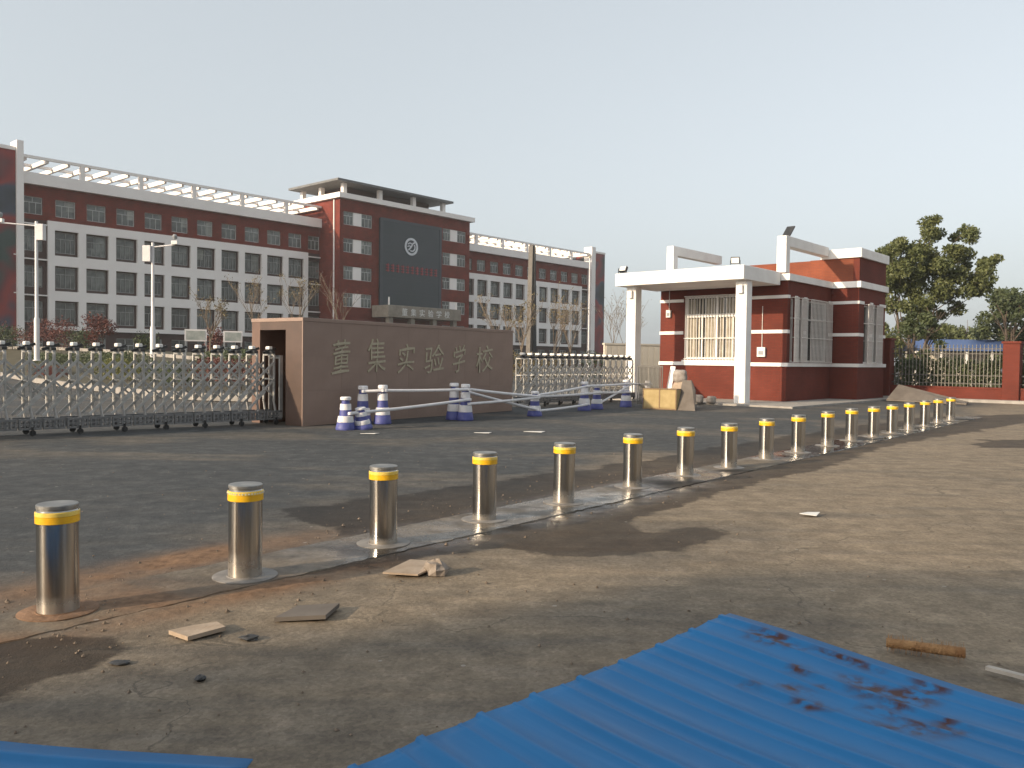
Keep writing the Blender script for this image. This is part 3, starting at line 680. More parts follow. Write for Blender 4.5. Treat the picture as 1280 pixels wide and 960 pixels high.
    em.ribbon([(cxm - 0.7, czm - 0.02), (cxm - 0.35, czm + 0.10), (cxm - 0.05, czm + 0.02)], 0.14, y0 + .015, y1 + .015)
    em.build('emblem', MAT['emblem'], bn)
    # row of small red marks on the banner, too blurred in the photograph to read as characters
    g = random.Random(5)
    for k in range(11):
        xk = 38.75 + k * 0.88; st = MB()
        for q in range(3): st.box(xk, xk + 0.56, y0 + .03, y1 + .03, 13.25 + q * 0.36, 13.25 + q * 0.36 + 0.13)
        st.box(xk + 0.20 + 0.1 * g.random(), xk + 0.40, y0 + .015, y1 + .028, 13.15, 14.25)
        st.build('red_letter', MAT['red_letter'], bn)
    # entrance canopy
    MB().bbox(36.4, 49.7, -7.7, fy - 0.305, 6.9, 8.45, 0.05).build('entrance_canopy', MAT['entry'], B)
    for x in (37.2, 41.0, 45.0, 48.9): MB().box(x - 0.35, x + 0.35, -7.3, -6.6, 0, 6.899).build('entrance_column', MAT['entry'], B)
    for k, ch in enumerate('董集实验学校'):
        me = text_mesh(ch, 'canopy_letter', MAT['lamp_white'], 0.06)
        inst('canopy_letter', me, B, (38.7 + k * 1.55, -7.72, 7.15), 0, (0.95, 0.95, 0.5), rot=(math.pi / 2, 0, 0))
    for x in (36.9, 49.2): MB().box(x - 0.08, x + 0.08, -7.3, -7.14, 8.45, 9.5).build('canopy_post', MAT['white_far'], B)
    # mural over the glass stair behind the banner is hidden; nothing more to build there
    return B
school()

# ------------------------------------------------------------------ gatehouse
def gatehouse():
    A = thing('gatehouse', 'red tiled gatehouse with white bands, barred windows and a white canopy on two columns', 'building', (10.17, 30.88, 0), RZ)
    # local x: along (away from the camera side), y: -n (left), so a wall at n sits at y = -n
    red, wh = MAT['red_booth'], MAT['white']
    def part(name, mb, m, parent=A, smooth=None): return mb.build(name, m, parent, smooth)
    D = 4.28
    # front wall faces -x: build it in its own turned frame (x' = along the wall from left edge, y' into the building)
    def turned(mb):      # maps (s, t, z) -> (t, 5.42 - s, z): s runs along n from the left edge, t into the building
        mb.v = [(t, 5.42 - s, z) for s, t, z in mb.v]; mb.f = [f[::-1] for f in mb.f]
        mb.f = [f[::-1] for f in mb.f]; return mb
    # front window: n -4.25..-1.5 -> s 1.17..3.92
    part('front_wall', turned(MB().pierced(0, 5.42, 0, 4.55, [(1.17, 3.92, 1.62, 4.1)], 0, 0.24)), red)
    side_holes = [(0.20, 0.62, 1.52, 3.92), (0.92, 1.45, 1.52, 3.92), (1.80, 3.95, 1.52, 3.92)]
    part('side_wall', MB().pierced(0.242, D - 0.002, 0, 4.55, [(0.262, 0.62, 1.52, 3.92)] + side_holes[1:], 0.0, 0.24), red)
    part('left_wall', MB().box(0.242, 7.5, 5.18, 5.42, 0, 4.55), red)
    part('back_wall', MB().box(D + 0.3, 7.5, 0.24, 5.178, 0, 4.55), MAT['red_reveal'])
    part('floor_slab', MB().box(0.25, D, 0.25, 5.17, 0.02, 0.12), MAT['concrete'])
    # projecting bay on the right (n 0..1.1)
    part('bay_wall', MB().pierced(D, 7.5, 0, 5.75, [(4.91, 5.55, 1.45, 3.88), (5.95, 6.68, 1.45, 3.88)], -1.1, -0.86), red)
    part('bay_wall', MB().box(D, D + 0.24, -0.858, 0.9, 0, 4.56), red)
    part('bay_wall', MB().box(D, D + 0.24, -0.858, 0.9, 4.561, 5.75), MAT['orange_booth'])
    part('bay_wall', MB().box(7.26, 7.5, -0.858, 0.9, 0, 5.75), red)
    part('bay_core', MB().box(D + 0.5, 7.2, -0.5, 0.9, 0, 5.70), MAT['red_reveal'])
    part('bay_coping', MB().bbox(D - 0.10, 7.6, -1.2, 0.45, 5.752, 6.12, 0.02), wh)
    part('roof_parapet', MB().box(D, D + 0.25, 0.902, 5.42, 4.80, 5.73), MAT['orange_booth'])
    # white bands
    def band(z0, z1, e, bay=True, main=True):
        if main:
            part('white_band', turned(MB().box(-0.02, 5.42 + e, -e, -0.002, z0, z1)), wh)
            part('white_band', MB().box(0.0, D - e - 0.002, -e, -0.002, z0, z1), wh)
        if bay:
            part('white_band', MB().box(D - e, 7.5 + e, -1.1 - e, -1.102, z0, z1), wh)
            part('white_band', MB().box(D - e, D - 0.002, -1.1, -0.002 - (e if main else 0), z0, z1), wh)
    def band_split(z0, z1, e):
        """band interrupted by the windows"""
        for s0, s1 in ((-0.02, 1.08), (4.02, 5.42 + e)): part('white_band', turned(MB().box(s0, s1, -e, -0.002, z0, z1)), wh)
        for x0, x1 in ((0.0, 0.18), (0.65, 0.88), (1.49, 1.76), (3.99, D - e - 0.002)): part('white_band', MB().box(x0, x1, -e, -0.002, z0, z1), wh)
        for x0, x1 in ((D - e, 4.86), (5.60, 5.90), (6.74, 7.5 + e)): part('white_band', MB().box(x0, x1, -1.1 - e, -1.102, z0, z1), wh)
        part('white_band', MB().box(D - e, D - 0.002, -1.1, -0.002 - e, z0, z1), wh)
    band_split(2.60, 2.73, 0.03)
    band_split(3.90, 4.02, 0.03)
    band(1.36, 1.50, 0.07)
    band(4.552, 4.80, 0.10)
    part('flat_roof', MB().box(0.02, D - 0.002, 0.0, 5.40, 4.56, 4.78), MAT['concrete'])
    # front window joinery, bars and curtain
    s0, s1, z0, z1 = 1.17, 3.92, 1.62, 4.1
    w = part('window', turned(MB().box(s0, s1, 0.02, 0.12, z0, z0 + 0.07).box(s0, s1, 0.02, 0.12, z1 - 0.07, z1).box(s0, s0 + 0.07, 0.02, 0.12, z0 + .07, z1 - .07).box(s1 - 0.07, s1, 0.02, 0.12, z0 + .07, z1 - .07)
             .box(s0 + .07, s1 - .07, 0.0, 0.12, 3.27, 3.40).box(2.50, 2.60, 0.0, 0.118, z0 + .07, 3.27).box(1.86, 1.92, 0.03, 0.117, z0 + .07, 3.27).box(3.2, 3.26, 0.03, 0.117, z0 + .07, 3.27).box(2.50, 2.60, 0.03, 0.118, 3.40, z1 - .07)), wh)
    part('pane', turned(MB().box(s0 + .03, s1 - .03, 0.13, 0.14, z0 + .03, z1 - .03)), MAT['pane_dark'], w)
    cur = MB(); k = 0; xx = s0 + 0.05
    g = random.Random(11)
    while xx < s1 - 0.08:
        wd = 0.05 + 0.04 * g.random()
        if g.random() < 0.78: cur.box(xx, xx + wd, 0.122, 0.128, z0 + 0.05, z1 - 0.10)
        xx += wd + 0.02
    part('blind', turned(cur), MAT['curtain'], w)
    bm = turned(MB().box(-0.011, 0.011, -0.06, -0.038, z0 - 0.05, z1 + 0.03)).mesh('bar', MAT['white_bar'])
    for k in range(22):
        inst('bar', bm, A, (0, -(s0 + 0.02 + (s1 - s0 - 0.04) * k / 21), 0))
    for z in (z0 - 0.02, 2.42, z1): part('bar_rail', turned(MB().box(s0 - 0.04, s1 + 0.04, -0.075, -0.0605, z, z + 0.035)), MAT['white_bar'])
    part('window_sill', turned(MB().box(s0 - 0.1, s1 + 0.1, -0.11, -0.072, 1.50, 1.57)), wh)
    # side windows with projecting cages
    def cage(x0, x1, z0, z1, yw, nb, label=None):
        c = part('window', MB().box(x0, x1, yw + 0.06, yw + 0.14, z0, z0 + .06).box(x0, x1, yw + .06, yw + .14, z1 - .06, z1).box(x0, x0 + .06, yw + .06, yw + .14, z0 + .06, z1 - .06).box(x1 - .06, x1, yw + .06, yw + .14, z0 + .06, z1 - .06)
                 .box(x0 + .06, x1 - .06, yw + .07, yw + .13, z0 + (z1 - z0) * .68, z0 + (z1 - z0) * .68 + .05), MAT['white_bar'])
        part('pane', MB().box(x0 + .03, x1 - .03, yw + .145, yw + .155, z0 + .03, z1 - .03), MAT['pane_dark'], c)
        bb = MB().box(-0.017, 0.017, yw - 0.19, yw - 0.168, z0 - 0.02, z1 + 0.03).mesh('bar', MAT['white_bar'])
        for k in range(nb): inst('bar', bb, A, (x0 + (x1 - x0) * k / (nb - 1), 0, 0))
        for z in (z0 - 0.02, z0 + (z1 - z0) * .38, z0 + (z1 - z0) * .68, z1 + 0.01):
            part('bar_rail', MB().box(x0 - .02, x1 + .02, yw - .205, yw - .1905, z, z + .025), MAT['white_bar'])
            for xe in (x0, x1): part('bar_bracket', MB().box(xe - .01, xe + .01, yw - .167, yw - .001, z, z + .02), MAT['white_bar'])
    cage(0.262, 0.62, 1.54, 3.92, 0.0, 5); cage(0.92, 1.45, 1.54, 3.92, 0.0, 6); cage(1.80, 3.95, 1.54, 3.92, 0.0, 17)
    cage(4.91, 5.55, 1.52, 3.88, -1.1, 6); cage(5.95, 6.68, 1.52, 3.88, -1.1, 7)
    # canopy and columns
    part('canopy', MB().bbox(-3.10, -0.11, 0.25, 5.58, 4.38, 4.86, 0.015), wh)
    for y0 in (0.36, 4.94):
        cm = part('column', MB().bbox(-2.62, -2.2, y0, y0 + 0.42, 0, 4.379, 0.015), wh)
        part('lantern', MB().bbox(-2.74, -2.623, y0 + 0.12, y0 + 0.30, 3.92, 4.22, 0.02), wh, cm)
    # roof frames: post and long beam each
    for y0, y1 in ((4.86, 5.18), (0.10, 0.46)):
        part('frame_post', MB().box(0.0, 0.34, y0, y1, 4.862, 5.85), wh)
        part('frame_beam', MB().bbox(0.0, D - 0.11, y0, y1, 5.852, 6.22, 0.01), wh)
    # paved apron
    return A
GH = gatehouse()
GHM = Matrix.Translation((10.17, 30.88, 0)) @ Matrix.Rotation(RZ, 4, 'Z')
def gh(x, n, z): return GHM @ Vector((x, -n, z))
def apron():
    mb = MB()
    for a, b, c, d in ((-3.4, 8.5, -6.0, 1.7),):
        mb.box(a, b, -d, -c, -0.03, 0.06)
    o = mb.build('pavement', MAT['concrete'], None, None, (10.17, 30.88, 0), RZ); structure(o)
apron()

def floodlight(loc, rz, tilt, label):
    t = thing('floodlight', label, 'floodlight', loc, rz, 'floodlights on the gatehouse roof')
    MB().box(-0.02, 0.02, -0.16, 0.16, 0, 0.03).box(-0.02, 0.02, -0.175, -0.161, 0, 0.22).box(-0.02, 0.02, 0.161, 0.175, 0, 0.22).build('bracket', MAT['black'], t)
    h = MB().bbox(-0.06, 0.06, -0.155, 0.155, 0.09, 0.33, 0.015).build('housing', MAT['black'], t); h.rotation_euler = (0, tilt, 0)
    MB().box(-0.066, -0.061, -0.13, 0.13, 0.115, 0.305).build('lens', MAT['lamp_white'], h)
floodlight(gh(-2.9, -5.40, 4.86), RZ, 0.5, 'small black floodlight on the left front corner of the gatehouse canopy')
floodlight(gh(-2.75, -0.75, 4.86), RZ + 0.4, -0.15, 'small black floodlight on the right front corner of the gatehouse canopy')
sp = thing('solar_lamp', 'dark solar panel lamp tilted on top of the gatehouse roof frame', 'lamp', gh(0.55, -0.28, 6.22), RZ)
MB().tube((0, 0, 0), (0, 0, 0.16), 0.025, n=8).build('stem', MAT['black'], sp)
o = MB().bbox(-0.30, 0.30, -0.16, 0.16, 0, 0.045, 0.01).build('panel', MAT['dark_metal'], sp); o.location = (0.06, 0, 0.22); o.rotation_euler = (0, -0.75, 0)

def wall_box(x, n, z, w, h, label, nm='control_box', frame='front'):
    t = thing(nm, label, 'control box', gh(x, n, z), RZ)
    if frame == 'front':
        MB().bbox(-0.12, -0.004, -w / 2, w / 2, 0, h, 0.008).build('casing', MAT['lamp_white'], t)
        MB().box(-0.126, -0.121, -w * .3, w * .3, h * .2, h * .62).build('door', MAT['grey_metal'], t)
        MB().tube((-0.03, 0, h), (-0.03, 0, h + 1.55), 0.014, n=6).build('conduit', MAT['white_bar'], t)
    else:
        MB().bbox(-w / 2, w / 2, -0.004, 0.12, 0, h, 0.008).build('casing', MAT['grey_metal'], t)
wall_box(0, -0.96, 1.72, 0.32, 0.36, 'white control box with a conduit on the red wall right of the canopy column')
wall_box(0, -5.0, 3.3, 0.20, 0.30, 'small white box high on the red wall left of the front window')

# ------------------------------------------------------------------ granite name wall with hollow gate housing
def name_wall():
    rz = math.radians(55.0)
    W = thing('name_wall', 'brown granite wall with the gilded school name, hollow at its left end', 'wall', (-4.49, 17.83, 0), rz)
    Lx = 7.85; H = 2.34
    # facing slabs laid edge to edge, each a piece of its own, thin recessed joints
    MB().box(0.03, Lx - 0.03, 0.03, 0.55, 0, H - 0.03).build('core', MAT['stone'], W)
    cols, rows_ = 7, 3; sw = Lx / cols; sh = (H - 0.08) / rows_
    sm = MB().box(0.0012, sw - 0.0012, 0, 0.028, 0.0012, sh - 0.0012).mesh('slab', MAT['stone'])
    for c in range(cols):
        for r in range(rows_): inst('slab', sm, W, (c * sw, 0, r * sh))
    MB().bbox(-0.01, Lx + 0.01, -0.012, 1.72, H - 0.078, H, 0.008).build('coping', MAT['stone'], W)
    MB().box(0, 0.0295, 0.0285, 0.55, 0, H - 0.08).build('end_slab', MAT['stone_shade_toned'], W)
    MB().box(Lx - 0.0295, Lx, 0.0285, 0.55, 0, H - 0.08).build('end_slab', MAT['stone'], W)
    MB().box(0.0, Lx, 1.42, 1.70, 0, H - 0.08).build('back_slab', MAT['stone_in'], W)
    MB().box(Lx - 0.2, Lx - 0.03, 0.551, 1.419, 0, H - 0.08).build('end_wall', MAT['stone'], W)
    MB().box(0.0, 0.14, 0.551, 1.419, H - 0.26, H - 0.08).build('lintel', MAT['stone_shade_toned'], W)
    boxes = [(0.92, 1.27, 1.16, 1.86), (1.93, 2.53, 1.16, 1.94), (2.97, 3.56, 1.16, 1.83), (3.95, 4.72, 1.15, 1.83), (5.09, 5.60, 1.15, 1.85), (6.08, 6.85, 1.15, 1.86)]
    boxes[0] = (0.84, 1.36, 1.15, 1.88)
    g = random.Random(2)
    for ch, (x0, x1, z0, z1) in zip('董集实验学校', boxes):
        me = text_mesh(ch, 'gilded_character', MAT['gold'], 0.012)
        n = len(me.vertices); co = np.zeros(n * 3, 'f'); me.vertices.foreach_get('co', co); co = co.reshape(-1, 3)
        x, y = co[:, 0].copy(), co[:, 1].copy()
        co[:, 1] = y + 0.10 * (x - 0.5) + 0.02 * np.sin(5 * x + g.random() * 6)      # rising, slanted, hand-written strokes
        co[:, 0] = x + 0.06 * (y - 0.5) + 0.025 * np.sin(4 * y + g.random() * 6)
        me.vertices.foreach_set('co', co.ravel()); me.update()
        inst('gilded_character', me, W, (x0, -0.006, z0), 0, (x1 - x0, z1 - z0, 1), rot=(math.pi / 2, 0, 0))
    return W
name_wall()

# ------------------------------------------------------------------ retractable gates
GATE_MESH = {}
def gate(p0, p1, n, label, side):
    p0 = Vector(p0 + (0,)); p1 = Vector(p1 + (0,)); d = p1 - p0; s = d.length / (n - 1)
    G = thing('retractable_gate', label, 'gate', p0, math.atan2(d.y, d.x), 'retractable scissor gates')
    hz = 1.52; fy, by = -0.24, 0.24
    K = {}
    def pm(key, fn, m, smooth=None): K[key] = fn(MB()).mesh(key, m, smooth)
    pm('post', lambda b: b.tube((0, 0, 0.52), (0, 0, hz), 0.029, n=8), MAT['alu'], 40)
    pm('leg', lambda b: b.tube((-0.01, 0, 0.56), (0.035, 0, 0.30), 0.026, 0.028, n=8).tube((0.035, 0, 0.31), (0.03, 0, 0.12), 0.02, n=6), MAT['alu_bright'], 40)
    pm('crossbar', lambda b: b.bar((0, fy, hz + 0.012), (0, by, hz + 0.012), 0.05, 0.04), MAT['alu']); pm('tie', lambda b: b.bar((0, fy, 1.0), (0, by, 1.0), 0.03, 0.03), MAT['alu'])
    pm('head', lambda b: b.bbox(-0.055, 0.055, -0.20, 0.20, hz + 0.033, hz + 0.10, 0.02).bar((-0.15, -0.05, hz + 0.05), (0.13, -0.05, hz + 0.15), 0.06, 0.05), MAT['black'])
    pm('head_lamp', lambda b: b.bbox(-0.045, 0.045, -0.085, 0.085, hz + 0.131, hz + 0.195, 0.012), MAT['lamp_white'])
    def diag(b, y):
        b.bar((0.0, y, 0.62), (s, y, 1.0), 0.020, 0.046); b.bar((0.0, y, 1.0), (s, y, 1.38), 0.020, 0.046); b.bar((-0.5 * s, y, 0.36), (0.45 * s, y, 0.74), 0.020, 0.046); return b
    def diag2(b, y):
        b.bar((0.0, y, 1.0), (s, y, 0.62), 0.016, 0.034); b.bar((0.0, y, 1.38), (s, y, 1.0), 0.016, 0.034); return b
    pm('scissor_bar', lambda b: diag(b, -0.03), MAT['alu']); pm('scissor_bar_back', lambda b: diag2(b, 0.03), MAT['alu'])
    def tray(b):
        b.box(-s * 0.46, s * 0.46, -0.03, 0.03, 0.27, 0.31); b.box(-s * 0.46, s * 0.46, -0.03, 0.03, 0.11, 0.14)
        for k in range(5): x = -s * 0.42 + s * 0.84 * k / 4; b.box(x - 0.014, x + 0.014, -0.028, 0.028, 0.141, 0.269)
        b.box(-s * 0.40, s * 0.40, -0.02, 0.02, 0.19, 0.215); return b
    pm('tray', tray, MAT['alu_grey'])
    def wheel(b):
        n_ = 12; vs = []
        for y in (-0.018, 0.018):
            for k in range(n_): a = 2 * math.pi * k / n_; vs.append((0.055 * math.cos(a), y, 0.055 + 0.055 * math.sin(a)))
        b.add(vs, [(k, (k + 1) % n_, n_ + (k + 1) % n_, n_ + k) for k in range(n_)] + [tuple(range(n_)), tuple(range(2 * n_ - 1, n_ - 1, -1))]); b.box(-0.012, 0.012, -0.03, 0.03, 0.05, 0.16); return b
    pm('wheel', wheel, MAT['black'], 40)
    for i in range(n):
        x = i * s
        for y in (fy, by):
            inst('post', K['post'], G, (x, y, 0)); inst('leg', K['leg'], G, (x, y, 0)); inst('tray', K['tray'], G, (x, y, 0))
            if i % 2 == 0: inst('wheel', K['wheel'], G, (x + 0.03, y - 0.045, 0))
            if i < n - 1:
                inst('scissor_bar', K['scissor_bar'], G, (x, y, 0)); inst('scissor_bar', K['scissor_bar_back'], G, (x, y, 0))
        inst('crossbar', K['crossbar'], G, (x, 0, 0)); inst('crossbar', K['tie'], G, (x, 0, 0))
        h = inst('head', K['head'], G, (x, 0, 0)); inst('lamp', K['head_lamp'], h)
    # closing frame at the wall end
    xe = (n - 1) * s + 0.16 if side == 'right' else -0.16
    fr = MB()
    for y in (fy, by): fr.box(xe - 0.035, xe + 0.035, y - 0.03, y + 0.03, 0.15, hz)
    fr.box(xe - 0.034, xe + 0.034, fy + 0.031, by - 0.031, hz - 0.07, hz).box(xe - 0.034, xe + 0.034, fy + .031, by - .031, 0.15, 0.25)
    if side == 'right': fr.build('end_frame', MAT['alu_bright'], G)
    return G
gate((-11.75, 12.47), (-5.38, 18.40), 23, 'extended aluminium scissor gate left of the granite name wall', 'right')
gate((0.32, 26.3), (4.36, 31.6), 17, 'folded aluminium scissor gate between the granite wall and the gatehouse', 'left')

# ------------------------------------------------------------------ bollards
def bollards():
    R = 0.1095
    post = MB().lathe([(R, 0.0), (R, 0.584), (R - 0.004, 0.590)], 48).mesh('post', MAT['steel'], 30)
    cap = MB().lathe([(R - 0.003, 0.590), (R - 0.003, 0.6), (R + 0.001, 0.602), (R + 0.001, 0.618), (R - 0.004, 0.623), (R - 0.03, 0.6245), (0.02, 0.6250)], 48).mesh('cap', MAT['steel_top'], 30)
    band = MB().lathe([(R + 0.0005, 0.516), (R + 0.006, 0.519), (R + 0.006, 0.556), (R + 0.003, 0.5575)], 48, capb=False, capt=False).mesh('reflective_band', MAT['yellow'], 40)
    band2 = MB().lathe([(R + 0.003, 0.5575), (R + 0.0065, 0.559), (R + 0.0065, 0.580), (R + 0.0005, 0.583)], 48, capb=False, capt=False).mesh('band_edge', MAT['yellow_pale'], 40)
    bead = MB()
    for k in range(36):
        a = 2 * math.pi * k / 36; c, s_ = math.cos(a), math.sin(a); r0 = R + 0.0066
        bead.box(r0 * c - 0.004, r0 * c + 0.004, r0 * s_ - 0.004, r0 * s_ + 0.004, 0.565, 0.574)
    bead = bead.mesh('light_bead', MAT['lamp_white'])
    fl = MB().lathe([(0.212, 0.0), (0.212, 0.006), (0.208, 0.008), (R + 0.012, 0.009), (R + 0.010, 0.013), (R + 0.001, 0.013)], 48, capb=False, capt=False).mesh('base_flange', MAT['flange'], 35)
    fl0 = fl.copy(); fl0.materials[0] = MAT['soil']
    ordw = ['', 'second', 'third', 'fourth', 'fifth', 'sixth', 'seventh', 'eighth', 'ninth', 'tenth', 'eleventh', 'twelfth', 'thirteenth', 'fourteenth', 'fifteenth', 'sixteenth', 'seventeenth', 'last']
    g = random.Random(4)
    for i, (x, y) in enumerate(BOLL):
        if i == 0: lab = 'steel bollard with yellow band nearest the camera, standing at the left edge'
        elif i == 1: lab = 'second steel bollard from the left, with a row of light beads on its yellow band'
        elif i == 17: lab = 'farthest and smallest steel bollard, at the right end of the row'
        else: lab = 'steel bollard with yellow band, %s from the left in the row' % ordw[i]
        t = thing('steel_bollard', lab, 'bollard', (x, y, 0.006), g.random() * 6.28, 'steel bollards across the entrance')
        t.rotation_euler = ((g.random() - .5) * 0.02, (g.random() - .5) * 0.02, g.random() * 6.28)
        inst('post', post, t); inst('cap', cap, t); b = inst('reflective_band', band, t); inst('band_edge', band2, b)
        if i == 1: inst('light_bead', bead, b)
        f = inst('base_flange', fl if i else fl0, t)
bollards()
# ------------------------------------------------------------------ blue and white barrier cones with bars
CONES = [(-3.43, 17.16, 0.68, 'blue and white barrier cone standing alone in front, left of the name wall lettering'),
         (-3.10, 17.35, 0.46, 'short barrier post leaning beside the front left cone'),
         (-3.36, 18.75, 0.86, 'left one of the two tall cones under the first gilded characters'),
         (-2.93, 18.85, 0.88, 'right one of the two tall cones under the first gilded characters'),
         (-1.42, 20.45, 0.90, 'left one of the two cones below the middle of the name wall'),
         (-1.13, 20.25, 0.88, 'right one of the two cones below the middle of the name wall'),
         (0.61, 22.07, 0.66, 'cone standing past the right end of the name wall'),
         (2.17, 24.85, 0.86, 'front one of the two cones before the folded gate'),
         (2.62, 25.6, 0.74, 'rear one of the two cones before the folded gate'),
         (3.72, 27.1, 0.88, 'cone beside the left gatehouse column'),
         (4.83, 29.6, 0.80, 'rearmost cone, behind the plywood crate')]
def cones():
    def parts(H):
        q = H / 0.88
        base = MB().lathe([(0.20, 0), (0.205, 0.02), (0.20, 0.05), (0.175, 0.19 * q), (0.165, 0.20 * q)], 20).mesh('base', MAT['cone_blue'], 40)
        col = MB().lathe([(0.168, 0.201 * q), (0.172, 0.22 * q), (0.155, 0.36 * q), (0.135, 0.37 * q)], 20).mesh('white_collar', MAT['cone_white'], 40)
        body = MB().lathe([(0.128, 0.371 * q), (0.118, 0.53 * q)], 20).mesh('body', MAT['cone_blue'], 40)
        band = MB().lathe([(0.1185, 0.531 * q), (0.112, 0.69 * q)], 20).mesh('white_band', MAT['cone_white'], 40)
        neck = MB().lathe([(0.085, 0.691 * q), (0.08, 0.79 * q)], 20).mesh('neck', MAT['cone_blue'], 40)
        knob = MB().lathe([(0.10, 0.791 * q), (0.112, 0.80 * q), (0.112, 0.86 * q), (0.095, 0.88 * q)], 20).mesh('top_cap', MAT['cone_white'], 40)
        return (base, col, body, band, neck, knob)
    cache = {}
    for x, y, H, lab in CONES:
        k = round(H, 2)
        if k not in cache: cache[k] = parts(H)
        t = thing('barrier_cone', lab, 'barrier cone', (x, y, 0), rnd.random() * 6, 'blue and white barrier cones')
        if H < 0.5: t.rotation_euler = (0.10, -0.12, 0)
        for me in cache[k]: inst(me.name.split('.')[0], me, t)
cones()
def bars():
    def top(i, dz=0.0): x, y, H, _ = CONES[i]; return Vector((x, y, H * 0.83 + dz))
    L_ = [(2, 3, 0, 0, .86, .86, 'short white bar linking the two tall cones under the first gilded characters'),
          (3, 5, 0, 0, .86, .86, 'upper white bar across the name wall between the tall and middle cones'),
          (0, 5, 0, 0, .50, .58, 'lower white bar running from the front left cone to the middle of the name wall'),
          (5, 6, 0, 0, .86, .80, 'upper white bar rising past the right end of the name wall'),
          (5, 6, 0, 0, .46, .76, 'white bar climbing from the foot of the middle cones past the name wall'),
          (4, 6, 0, 0, .84, .26, 'white bar falling to the foot of the cone past the name wall'),
          (6, 7, 0, 0, .86, .86, 'upper white bar in front of the folded gate'),
          (6, 8, 0, 0, .80, .70, 'middle white bar in front of the folded gate'),
          (6, 7, 0, 0, .22, .22, 'lowest white bar in front of the folded gate, near the ground'),
          (7, 9, 0, 0, .86, .86, 'upper white bar leading to the left gatehouse column'),
          (8, 9, 0, 0, .28, .80, 'white bar climbing to the cone by the gatehouse column'),
          (8, 9, 0, 0, .70, .55, 'white bar crossing below it at the cone by the gatehouse column'),
          (9, 10, 0, 0, .86, .86, 'white bar from the gatehouse column to the cone behind the crate')]
    for i, j, _, _, a, b, lab in L_:
        p = Vector((CONES[i][0], CONES[i][1], CONES[i][2] * a)); q = Vector((CONES[j][0], CONES[j][1], CONES[j][2] * b))
        d = (q - p); off = d.normalized().cross(Vector((0, 0, 1))) * 0.135
        p += off; q += off; pts = []
        for k in range(9):
            t = k / 8; c = p.lerp(q, t); c.z -= 0.10 * d.length * 0.05 * 4 * t * (1 - t); pts.append(c)
        t = thing('barrier_bar', lab, 'barrier bar', p, 0, 'white bars between the cones')
        MB().path([c - p for c in pts], 0.034, 8).build('rod', MAT['cone_white'], t, 50)
        for e in (pts[0], pts[-1]): MB().lathe([(0.045, -0.03), (0.05, 0), (0.045, 0.03)], 10).build('end_ring', MAT['cone_white'], t, 40, e - p)
bars()

